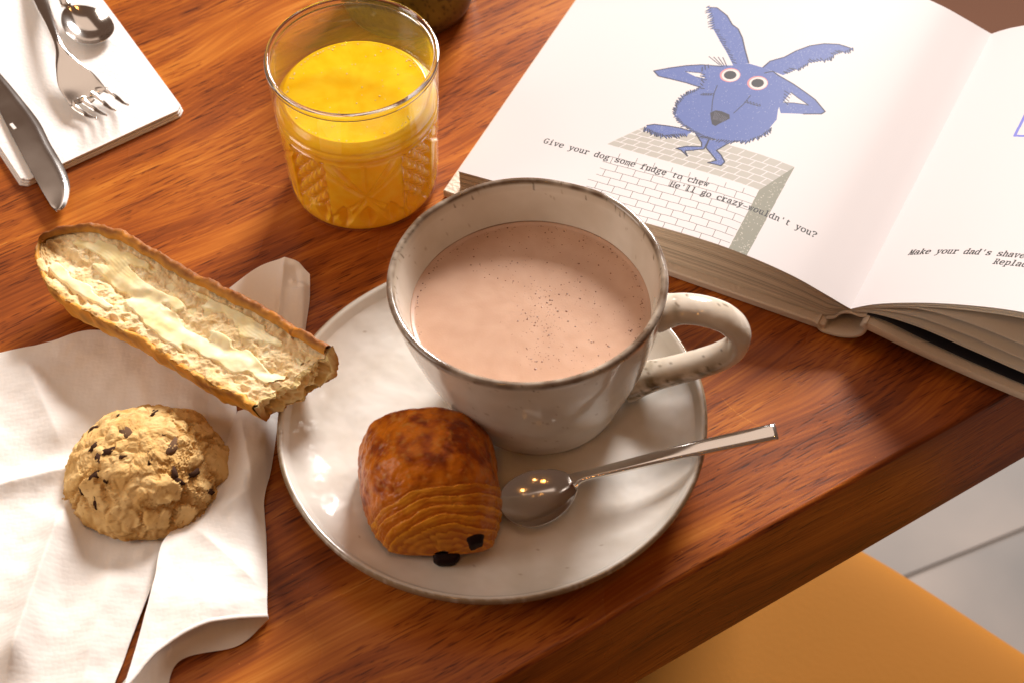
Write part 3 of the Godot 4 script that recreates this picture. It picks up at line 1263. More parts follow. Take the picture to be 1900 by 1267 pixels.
func build_book() -> void:
	var o := thing("open_book", "open hardcover picture book showing a blue cartoon dog on a brick block", "book", bp(0, 9, 0))
	var paper := mat(lin(0.80, 0.74, 0.64), 0.7, false, 0.3)
	var hl := [Vector2(-18.2, 1.55), Vector2(-14, 1.95), Vector2(-9.07, 2.41), Vector2(-7, 2.57), Vector2(-5.39, 2.59), Vector2(-2.6, 2.27), Vector2(-1.09, 1.83), Vector2(-0.4, 1.6), Vector2(0, 1.48)]
	var hr := [Vector2(0, 1.48), Vector2(0.3, 1.75), Vector2(0.87, 2.2), Vector2(2.57, 3.18), Vector2(4.68, 4.09), Vector2(6.76, 4.73), Vector2(9, 5.0), Vector2(13, 4.6), Vector2(17.7, 3.4)]
	# covers
	var board := mat(lin(0.66, 0.56, 0.45), 0.6)
	board.heightmap_enabled = true
	board.heightmap_texture = noise_tex(101, 0.08, 256, 3)
	board.heightmap_scale = 0.03
	board.uv1_triplanar = true
	board.uv1_scale = Vector3(20, 20, 20)
	var cl := Mb.new()
	cl.cbox(bp(-9.75, 9, 0.24), BX * 8.9, Vector3(0, 0.2, 0), BY * 9.4, 0.06)
	commit(o, "front_cover", cl, board)
	var cr := Mb.new()
	leaf(cr, [Vector2(0.75, 1.52), Vector2(1.4, 1.40), Vector2(3, 1.12), Vector2(5.2, 0.82), Vector2(7.6, 0.58), Vector2(10, 0.47), Vector2(14, 0.45), Vector2(18.4, 0.45)], 0.75, 18.4, -0.42, 18.42, 0.4)
	commit(o, "back_cover", cr, board)
	var ep := Mb.new()
	leaf(ep, [Vector2(0.7, 1.60), Vector2(1.5, 1.62), Vector2(3, 1.34), Vector2(5.2, 1.0), Vector2(7.6, 0.72), Vector2(10, 0.58), Vector2(14, 0.55), Vector2(18.0, 0.53)], 0.72, 18.0, -0.08, 18.1, 0.03)
	commit(o, "endpaper", ep, mat(lin(0.012, 0.012, 0.018), 0.6), "black endpaper inside the back cover")
	# spine: a folded strip of cloth-covered card with a hollow inside
	var sp := Mb.new()
	var path := spline([Vector2(-1.15, 0.50), Vector2(-0.98, 0.16), Vector2(-0.62, 0.14), Vector2(-0.1, 0.24), Vector2(0.45, 0.52), Vector2(0.72, 0.86), Vector2(0.80, 1.22), Vector2(0.74, 1.5)], 40)
	var SP := PackedVector3Array()
	for j in 20:
		for q in path:
			SP.append(bp(q.x, lerpf(-0.48, 18.45, j / 19.0), q.y + 0.03))
	skin(sp, SP, 40, 20, 0.13)
	commit(o, "spine", sp, board)
	var ln := Mb.new()
	var lpth := spline([Vector2(-0.95, 0.52), Vector2(-0.62, 0.72), Vector2(-0.38, 1.12), Vector2(0.0, 1.36), Vector2(0.42, 1.36), Vector2(0.72, 1.52)], 30)
	var LP := PackedVector3Array()
	for j in 20:
		for q in lpth:
			LP.append(bp(q.x, lerpf(-0.1, 18.1, j / 19.0), q.y))
	skin(ln, LP, 30, 20, 0.06)
	commit(o, "spine_lining", ln, board)
	# the left block of leaves: its edges carry the single leaves as relief
	var rng := RandomNumberGenerator.new()
	rng.seed = 31
	var layers := 120
	var jit := []
	var tone := []
	for k in layers + 1:
		jit.append(rng.randf_range(-0.035, 0.035) + (0.03 if k % 9 == 0 else 0.0))
		tone.append(rng.randf_range(0.82, 1.0) * (0.70 if rng.randf() < 0.08 else 1.0))
	var blk := Mb.new()
	var ns := 90
	var low := func(s: float) -> float:
		return 0.46 + 0.62 * smoothstep(-1.1, -0.1, s)
	for end in [0, 1]:
		var P := PackedVector3Array()
		var C := PackedColorArray()
		for k in layers + 1:
			for i in ns:
				var s := lerpf(-18.05 + absf(jit[k]) * 2.0, -0.02, float(i) / (ns - 1))
				var h := lerpf(low.call(s), along(hl, s) - 0.025, float(k) / layers)
				P.append(bp(s, 0.06 + jit[k] if end == 0 else 17.94 - jit[k], h))
				C.append(Color(0.70, 0.585, 0.45) * tone[k])
		blk.grid(P, ns, layers + 1, false, end == 0, C)
	var FP := PackedVector3Array()
	var FC := PackedColorArray()
	for k in layers + 1:
		for i in 30:
			var t := lerpf(0.06 + jit[k], 17.94 - jit[k], i / 29.0)
			var s: float = -18.05 + absf(jit[k]) * 2.0
			FP.append(bp(s, t, lerpf(low.call(s), along(hl, s) - 0.025, float(k) / layers)))
			FC.append(Color(0.70, 0.585, 0.45) * tone[k])
	blk.grid(FP, 30, layers + 1, false, true, FC)
	commit(o, "page_block", blk, mat(Color.WHITE, 0.85, true, 0.2))
	var pl := Mb.new()
	leaf(pl, hl, -18.05, 0.0, 0.0, 18.0, 0.02, 0.0, -18.05, 18.05)
	var pm := mat(Color.WHITE, 0.55, false, 0.35)
	pm.albedo_texture = left_page_texture()
	pm.texture_repeat = false
	commit(o, "printed_page", pl, pm, "left page with the blue dog drawing and two typed lines")
	# the right leaves: the top bunch arches, one leaf sags, the rest hangs lower
	var pr := Mb.new()
	leaf(pr, hr, 0.0, 17.7, 0.0, 18.0, 0.02, 0.0, 0.0, 18.05)
	var pm2 := pm.duplicate()
	pm2.albedo_texture = right_page_texture()
	commit(o, "printed_page", pr, pm2, "right page with the start of two typed lines")
	for k in 4:
		var lf := Mb.new()
		var tab := []
		for q in hr:
			tab.append(Vector2(q.x, q.y - 0.035 - 0.03 * k - 0.012 * k * minf(q.x, 6.0)))
		leaf(lf, tab, 0.05, 17.7 + 0.05 * k, 0.03 - 0.03 * (k % 2), 17.97, 0.02)
		commit(o, "page", lf, paper)
	var lows := [
		[Vector2(0.05, 1.44), Vector2(0.9, 1.98), Vector2(2.62, 2.84), Vector2(4.83, 3.07), Vector2(7.07, 2.89), Vector2(12, 2.3), Vector2(17.6, 1.7)],
		[Vector2(0.1, 1.43), Vector2(0.9, 1.86), Vector2(2.7, 2.32), Vector2(4.83, 2.3), Vector2(7.07, 2.05), Vector2(12, 1.5), Vector2(17.6, 1.1)],
		[Vector2(0.1, 1.42), Vector2(0.9, 1.74), Vector2(2.74, 1.96), Vector2(5.04, 1.72), Vector2(7.32, 1.45), Vector2(12, 1.0), Vector2(17.6, 0.8)],
		[Vector2(0.1, 1.40), Vector2(0.9, 1.70), Vector2(2.74, 1.88), Vector2(5.04, 1.64), Vector2(7.32, 1.36), Vector2(12, 0.93), Vector2(17.6, 0.74)],
		[Vector2(0.1, 1.38), Vector2(0.9, 1.66), Vector2(2.74, 1.81), Vector2(5.04, 1.56), Vector2(7.32, 1.28), Vector2(12, 0.86), Vector2(17.6, 0.68)]]
	for k in lows.size():
		var lf := Mb.new()
		leaf(lf, lows[k], 0.1, 17.6, 0.02 + 0.03 * (k % 2), 17.95, 0.025)
		commit(o, "page", lf, paper)


# ------------------------------------------------------------------ cloth napkin
var cloth_noise := noise(201, 0.22, 3)
var cloth_fine := noise(202, 0.9, 3)

func crease(p: Vector3, a: Vector2, b: Vector2, w: float, h: float) -> float:
	var q := Vector2(p.x, p.z)
	var ab := b - a
	var f := clampf((q - a).dot(ab) / ab.length_squared(), -0.2, 1.2)
	var d := q.distance_to(a + ab * f)
	var fade := smoothstep(-0.2, 0.15, f) * (1.0 - smoothstep(0.85, 1.2, f))
	return h * exp(-pow(d / w, 1.35)) * fade


func main_dent(p: Vector3) -> float:
	var y := 0.15 * cloth_noise.get_noise_2d(p.x, p.z) + 0.02 * cloth_fine.get_noise_2d(p.x, p.z)
	y += crease(p, Vector2(-21.8, 4.1), Vector2(-17.6, 3.1), 0.5, 0.42)
	y += crease(p, Vector2(-18.2, 5.2), Vector2(-19.6, 12.2), 0.7, 0.85)
	y += crease(p, Vector2(-22.4, 5.0), Vector2(-21.3, 9.4), 0.6, 0.6)
	y += crease(p, Vector2(-20.6, -2.2), Vector2(-18.9, 1.6), 0.7, 0.35)
	y += crease(p, Vector2(-16.3, 8.2), Vector2(-16.9, 13.5), 0.7, 0.3)
	return y * smoothstep(-0.2, 0.8, minf(1.0, p.z + 4.4))


func flap_dent(p: Vector3) -> float:
	var y := 0.16 * cloth_noise.get_noise_2d(p.x * 1.3 + 30, p.z) + 0.02 * cloth_fine.get_noise_2d(p.x, p.z)
	y += crease(p, Vector2(-12.9, 6.6), Vector2(-10.8, 8.8), 0.32, 0.17)
	y += crease(p, Vector2(-11.6, 1.2), Vector2(-11.0, 4.2), 0.35, 0.20)
	y += crease(p, Vector2(-10.9, 4.6), Vector2(-12.0, 5.6), 0.4, 0.15)
	return y


func tail_dent(p: Vector3) -> float:
	return 0.08 * cloth_noise.get_noise_2d(p.x, p.z + 20) + crease(p, Vector2(-10.2, -7.3), Vector2(-10.4, -3.2), 0.18, 0.22) - crease(p, Vector2(-9.75, -6.9), Vector2(-9.6, -5.9), 0.3, 0.25) + crease(p, Vector2(-9.9, -6.2), Vector2(-9.2, -5.9), 0.12, 0.18)


func build_cloth() -> void:
	var o := thing("cloth_napkin", "crumpled white cotton napkin spread under the bread and the cookie", "napkin", Vector3(-15, 0, 4))
	var m := mat(lin(0.83, 0.80, 0.765), 0.85, false, 0.2)
	m.rim_enabled = true
	m.rim = 0.3
	m.heightmap_enabled = true
	m.heightmap_texture = weave()
	m.heightmap_scale = 0.012
	m.uv1_triplanar = true
	m.uv1_scale = Vector3(26, 26, 26)
	var main := [
		[Vector3(-24.87, 0.10, -2.27), Vector3(-21.86, 0.10, -3.10), Vector3(-19.91, 0.15, -3.67), Vector3(-18.05, 0.15, -4.16), Vector3(-15.17, 0.15, -3.22), Vector3(-12.25, 0.15, -0.97)],
		[Vector3(-24.78, 0.20, -0.24), Vector3(-21.53, 0.25, -0.61), Vector3(-19.14, 0.30, -0.88), Vector3(-16.75, 0.25, -1.09), Vector3(-14.07, 0.25, -0.42), Vector3(-11.90, 0.20, 0.65)],
		[Vector3(-24.60, 0.20, 2.46), Vector3(-21.16, 0.30, 2.41), Vector3(-19.02, 0.30, 2.37), Vector3(-16.64, 0.30, 2.61), Vector3(-14.26, 0.30, 2.98), Vector3(-12.58, 0.25, 3.33)],
		[Vector3(-24.43, 0.20, 5.05), Vector3(-20.84, 0.30, 5.02), Vector3(-18.73, 0.35, 5.02), Vector3(-16.79, 0.35, 5.48), Vector3(-15.07, 0.35, 6.06), Vector3(-13.55, 0.30, 5.58)],
		[Vector3(-24.20, 0.20, 8.04), Vector3(-20.45, 0.30, 8.26), Vector3(-18.59, 0.30, 8.34), Vector3(-16.92, 0.30, 8.65), Vector3(-15.6, 0.35, 8.74), Vector3(-14.72, 0.30, 9.0)],
		[Vector3(-23.62, 0.10, 13.37), Vector3(-19.82, 0.20, 13.58), Vector3(-18.61, 0.30, 13.68), Vector3(-17.62, 0.30, 13.72), Vector3(-16.7, 0.30, 13.75), Vector3(-15.95, 0.25, 13.77)],
	]
	var flap := [
		[Vector3(-11.82, 0.35, 0.50), Vector3(-11.26, 0.50, 0.45), Vector3(-10.61, 0.50, 0.39), Vector3(-10.17, 0.15, 0.50)],
		[Vector3(-12.48, 0.40, 3.18), Vector3(-11.63, 0.75, 3.15), Vector3(-10.87, 0.80, 3.35), Vector3(-10.34, 0.15, 3.25)],
		[Vector3(-13.41, 0.40, 5.20), Vector3(-12.36, 0.70, 5.40), Vector3(-11.32, 0.75, 5.10), Vector3(-10.56, 0.15, 4.84)],
		[Vector3(-14.28, 0.75, 6.95), Vector3(-13.07, 0.75, 7.16), Vector3(-11.63, 0.75, 7.22), Vector3(-10.41, 0.20, 6.65)],
		[Vector3(-14.45, 0.95, 8.95), Vector3(-13.35, 0.90, 8.82), Vector3(-11.72, 1.00, 8.60), Vector3(-10.25, 0.35, 8.72)],
		[Vector3(-14.70, 1.15, 10.7), Vector3(-13.63, 1.10, 10.25), Vector3(-12.02, 1.30, 9.85), Vector3(-10.20, 0.60, 9.67)],
		[Vector3(-15.15, 1.2, 13.6), Vector3(-14.06, 1.20, 12.00), Vector3(-12.16, 1.30, 10.90), Vector3(-10.15, 0.60, 10.36)],
	]
	var under := [
		[Vector3(-15.88, 0.25, 13.54), Vector3(-14.21, 0.60, 11.43), Vector3(-12.27, 0.70, 10.29), Vector3(-10.35, 0.40, 9.94)],
		[Vector3(-14.86, 0.20, 14.00), Vector3(-13.73, 0.35, 11.76), Vector3(-11.68, 0.40, 10.71), Vector3(-10.19, 0.30, 10.19)],
		[Vector3(-13.81, 0.05, 13.96), Vector3(-13.45, 0.08, 11.91), Vector3(-11.28, 0.10, 11.31), Vector3(-10.17, 0.10, 10.19)],
	]
	var tail := [
		[Vector3(-12.96, 0.20, -5.71), Vector3(-11.53, 0.30, -7.06), Vector3(-10.49, 0.50, -7.38), Vector3(-9.72, 0.60, -7.20), Vector3(-9.13, 0.40, -6.62)],
		[Vector3(-12.42, 0.20, -4.21), Vector3(-11.21, 0.35, -5.21), Vector3(-10.14, 0.45, -5.66), Vector3(-9.45, 0.50, -5.59), Vector3(-9.11, 0.15, -5.40)],
		[Vector3(-11.90, 0.20, -2.75), Vector3(-10.69, 0.30, -3.47), Vector3(-9.85, 0.35, -3.80), Vector3(-9.41, 0.30, -3.93), Vector3(-9.25, 0.10, -3.74)],
		[Vector3(-11.26, 0.20, -1.03), Vector3(-10.17, 0.25, -1.50), Vector3(-9.63, 0.25, -1.75), Vector3(-9.42, 0.20, -2.01), Vector3(-9.32, 0.10, -2.00)],
	]
	var flaps := {}
	for part in [["main_layer", main, 150, 200, main_dent], ["folded_flap", flap, 80, 160, flap_dent], ["underside", under, 80, 40, flat_dent], ["loose_corner", tail, 90, 90, tail_dent]]:
		var mb := Mb.new()
		sheet(mb, part[1], part[2], part[3], 0.05, part[4])
		flaps[part[0]] = commit(o, part[0], mb, m)
	# the stitched hem along the flap's lower edge
	var hem := Mb.new()
	var pts := []
	var rad := []
	var line := spline(flap[6], 60)
	for p in line:
		var q: Vector3 = p
		q.y += flap_dent(q) - 0.02
		pts.append(q)
		rad.append(Vector2(0.09, 0.055))
	hem.tube(pts, rad, Vector3(0, 0, 1), 12)
	commit(flaps["folded_flap"], "hem", hem, m)


func weave() -> ImageTexture:
	var n := 128
	var d := PackedByteArray()
	d.resize(n * n)
	var nz := noise(203, 0.09, 3)
	for y in n:
		for x in n:
			var a := absf(sin(PI * x / 8.0)) * (1.0 if ((x / 8 + y / 8) % 2 == 0) else 0.55)
			var b := absf(sin(PI * y / 8.0)) * (1.0 if ((x / 8 + y / 8) % 2 == 1) else 0.55)
			d[y * n + x] = clampi(int(255.0 * (0.25 + 0.5 * maxf(a, b) + 0.25 * nz.get_noise_2d(x, y))), 0, 255)
	return ImageTexture.create_from_image(Image.create_from_data(n, n, false, Image.FORMAT_L8, d))


# ------------------------------------------------------------------ paper napkin and cutlery
func steel() -> StandardMaterial3D:
	var m := mat(lin(0.76, 0.73, 0.70), 0.17)
	m.metallic = 1.0
	m.roughness_texture = rough_map(noise_tex(301, 0.03, 128, 3), 0.7, 1.2)
	m.uv1_triplanar = true
	m.uv1_scale = Vector3(10, 10, 10)
	return m


func build_paper_and_cutlery() -> void:
	var pn := thing("paper_napkin", "folded white paper napkin at the upper left under the cutlery", "napkin", Vector3(-20, 0, -19))
	var m := mat(lin(0.86, 0.84, 0.82), 0.9, false, 0.2)
	m.heightmap_enabled = true
	m.heightmap_texture = noise_tex(303, 0.1, 256, 3)
	m.heightmap_scale = 0.02
	m.uv1_triplanar = true
	m.uv1_scale = Vector3(16, 16, 16)
	for k in 3:
		var R := Vector3(-15.13 - 0.04 * k, 0.09 + 0.11 * k, -16.78 - 0.05 * k)
		var B := Vector3(-22.06 + 0.05 * k, 0.09 + 0.11 * k, -12.50 - 0.05 * k)
		var up := Vector3(-0.503, 0, -0.864) * 17.0
		var mb := Mb.new()
		var nu := 60
		var nv := 60
		var P := PackedVector3Array()
		for j in nv:
			for i in nu:
				var fu := i / 59.0
				var fv := j / 59.0
				# slightly rounded corners
				var x := absf(fu * 2 - 1)
				var y := absf(fv * 2 - 1)
				var p := B.lerp(R, fu) + up * fv
				var round := smoothstep(0.93, 1.0, x) * smoothstep(0.965, 1.0, y)
				p = p.lerp((B + R) / 2 + up / 2, round * 0.022)
				p.y += 0.05 * sin(fu * 5.0 + k) * sin(fv * 4.0) * (k / 2.0) + (0.05 * (1.0 - pow(x, 6.0)) if k == 2 else 0.0)
				P.append(p)
		skin(mb, P, nu, nv, 0.10)
		commit(pn, "napkin_layer", mb, m)
	var st := steel()

	# knife: flat round-tipped blade, handle outside the picture
	var kn := thing("table_knife", "stainless steel table knife with round tip hanging over the paper napkin", "knife", Vector3(-21.5, 0.5, -15))
	var edge := [Vector2(-25.6, -21.9), Vector2(-23.74, -19.34), Vector2(-22.73, -17.88), Vector2(-21.63, -16.18), Vector2(-20.97, -14.76), Vector2(-20.27, -13.40), Vector2(-19.88, -12.37), Vector2(-19.81, -11.59), Vector2(-19.92, -10.86), Vector2(-20.22, -10.59)]
	var back := [Vector2(-26.3, -21.4), Vector2(-24.5, -18.75), Vector2(-23.7, -17.35), Vector2(-22.95, -15.75), Vector2(-22.1, -14.0), Vector2(-21.5, -12.8), Vector2(-21.05, -11.9), Vector2(-20.7, -11.25), Vector2(-20.5, -10.9), Vector2(-20.24, -10.62)]
	var ea := spline(edge, 70)
	var ba := spline(back, 70)
	var kp := PackedVector3Array()
	var nk := 14
	for s in 2:
		for j in 70:
			for i in nk:
				var f := i / float(nk - 1)
				var q: Vector2 = ba[j].lerp(ea[j], f)
				var hgt := 0.10 * (1.0 - smoothstep(0.72, 1.0, f)) * (0.55 + 0.45 * f)
				kp.append(Vector3(q.x, 0.50 + (hgt if s == 0 else -0.05 * (1.0 - f)), q.y))
	var kb := Mb.new()
	var upk := (kp[nk] - kp[0]).cross(kp[1] - kp[0]).y > 0
	kb.grid(kp.slice(0, nk * 70), nk, 70, false, upk)
	kb.grid(kp.slice(nk * 70), nk, 70, false, not upk)
	var blade := commit(kn, "blade", kb, st)
	var kh := Mb.new()
	var hp := []
	var hr := []
	for k in 20:
		hp.append(Vector3(-25.6, 0.55, -21.3) + Vector3(-0.56, 0, -0.83) * (k * 0.55))
		hr.append(Vector2(0.55 + 0.012 * k, 0.28))
	kh.tube(hp, hr, Vector3(0.83, 0, -0.56), 20)
	commit(kn, "knife_handle", kh, st)
	var mark := Mb.new()
	mark.cbox(Vector3(-22.75, 0.575, -15.85), Vector3(0.12, 0, 0.17), Vector3(0, 0.012, 0), Vector3(0.06, 0, -0.04), 0.004)
	commit(blade, "stamped_mark", mark, mat(lin(0.75, 0.73, 0.70), 0.5))

	# fork
	var fk := thing("fork", "stainless steel four tined fork on the paper napkin beside the knife", "fork", Vector3(-20.6, 0.4, -19))
	var cl := spline([Vector3(-24.6, 0.60, -31.5), Vector3(-23.01, 0.70, -26.39), Vector3(-22.27, 1.00, -23.73), Vector3(-21.47, 1.30, -21.52), Vector3(-20.94, 1.35, -20.07), Vector3(-20.60, 1.10, -19.24), Vector3(-20.12, 0.85, -18.35), Vector3(-19.44, 0.75, -17.24)], 80)
	var wd := spline([Vector2(0.55, 0.15), Vector2(0.48, 0.15), Vector2(0.36, 0.16), Vector2(0.25, 0.19), Vector2(0.24, 0.19), Vector2(0.52, 0.12), Vector2(0.86, 0.09), Vector2(0.94, 0.075)], 80)
	var fb := Mb.new()
	var FP := PackedVector3Array()
	for j in 80:
		var tan: Vector3 = (cl[mini(j + 1, 79)] - cl[maxi(j - 1, 0)]).normalized()
		var w := tan.cross(Vector3.UP).normalized()
		var u := w.cross(tan).normalized()
		if w.x < 0:
			w = -w
		for i in 28:
			var a := TAU * i / 28
			var bow: float = 0.12 * smoothstep(0.6, 1.0, j / 79.0) * pow(cos(a), 2.0)
			FP.append(cl[j] + w * cos(a) * wd[j].x + u * (sin(a) * wd[j].y + bow))
	var ff := (FP[1] - FP[0]).cross(FP[28] - FP[0]).dot(FP[0] - cl[0]) < 0
	fb.grid(FP, 28, 80, true, ff)
	fb.ball(cl[79], Vector3(0.3, 0.08, 0.3), 16, 8)
	commit(fk, "fork_handle", fb, st)
	var tb := [Vector3(-18.75, 0.80, -17.76), Vector3(-19.18, 0.78, -17.40), Vector3(-19.64, 0.78, -17.08), Vector3(-20.05, 0.80, -16.79)]
	var tm := [Vector3(-18.20, 0.72, -17.31), Vector3(-18.68, 0.70, -16.92), Vector3(-19.09, 0.70, -16.60), Vector3(-19.52, 0.72, -16.31)]
	var tt := [Vector3(-17.52, 1.15, -16.36), Vector3(-18.07, 1.15, -16.05), Vector3(-18.43, 1.15, -15.76), Vector3(-18.87, 1.15, -15.58)]
	for k in 4:
		var t := Mb.new()
		var root: Vector3 = cl[76].lerp(tb[k], 0.55)
		root.y = 0.84
		var pts := spline([root, tb[k], tm[k], tm[k].lerp(tt[k], 0.55) - Vector3(0, 0.06, 0), tt[k]], 30)
		var rad := []
		for j in 30:
			var f := j / 29.0
			rad.append(Vector2(lerpf(0.19, 0.055, f), lerpf(0.085, 0.05, f)))
		t.tube(pts, rad, Vector3(-0.62, 0, 0.78), 14)
		commit(fk, "tine", t, st)

	spoon("teaspoon", "teaspoon lying on the napkin above the fork, bowl up", Vector3(-21.03, 0.95, -23.22), Vector3(-19.03, 0.75, -21.13), 1.05, [Vector3(-21.03, 1.02, -23.22), Vector3(-21.60, 1.12, -24.72), Vector3(-22.42, 0.95, -27.30), Vector3(-23.8, 0.7, -31.5)], [Vector2(0.24, 0.13), Vector2(0.2, 0.14), Vector2(0.3, 0.12), Vector2(0.42, 0.1)], st)
	spoon("teaspoon", "polished teaspoon resting on the saucer with its handle over the rim", Vector3(1.60, 1.5, 5.28), Vector3(-1.24, 1.28, 6.54), 1.22, [Vector3(1.45, 1.47, 5.36), Vector3(1.9, 1.60, 5.22), Vector3(3.31, 1.84, 5.02), Vector3(6.23, 2.28, 4.59), Vector3(9.37, 2.78, 4.25)], [Vector2(0.36, 0.10), Vector2(0.24, 0.13), Vector2(0.25, 0.13), Vector2(0.32, 0.13), Vector2(0.36, 0.13)], st)


func spoon(called: String, label: String, neck: Vector3, tip: Vector3, half: float, handle: Array, wid: Array, st: Material) -> void:
	var o := thing(called, label, "spoon", (neck + tip) / 2 - Vector3(0, 0.4, 0), "teaspoons")
	var ax := (tip - neck)
	var L := ax.length()
	ax = ax.normalized()
	var sd := ax.cross(Vector3.UP).normalized()
	var up := sd.cross(ax).normalized()
	var nu := 72
	var nv := 22
	var top := PackedVector3Array()
	var bot := PackedVector3Array()
	for j in nv:
		var rho := 1.0 - float(j) / (nv - 1)
		for i in nu:
			var a := TAU * i / nu
			# egg outline, broader towards the tip
			var x := cos(a)
			var wfac := sin(a) * (1.0 + 0.10 * x - 0.12 * x * x * signf(-x))
			var p := neck + ax * (L * 0.5 + L * 0.5 * x * rho) + sd * half * wfac * rho
			var dip := 0.48 * (1.0 - pow(rho, 2.2))
			top.append(p - up * dip)
			bot.append(p - up * (dip + 0.075 * (0.35 + 0.65 * (1.0 - pow(rho, 6.0)))))
	var mb := Mb.new()
	var f := (top[1] - top[0]).cross(top[nu] - top[0]).dot(up) < 0
	mb.grid(top, nu, nv, true, f)
	mb.grid(bot, nu, nv, true, not f)
	var R := PackedVector3Array()
	for s in 3:
		for i in nu:
			var p := top[i].lerp(bot[i], s / 2.0)
			if s == 1:
				p += (p - (neck + tip) / 2).normalized() * 0.02
			R.append(p)
	var fr := (R[1] - R[0]).cross(R[nu * 2] - R[0]).dot(R[0] - (neck + tip) / 2) < 0
	mb.grid(R, nu, 3, true, fr)
	commit(o, "spoon_bowl", mb, st)
	var hb := Mb.new()
	var pts := spline(handle, 60)
	var rads := spline(wid, 60)
	hb.tube(pts, rads, sd, 28, true, Color.WHITE, 0.72)
	commit(o, "spoon_handle", hb, st)


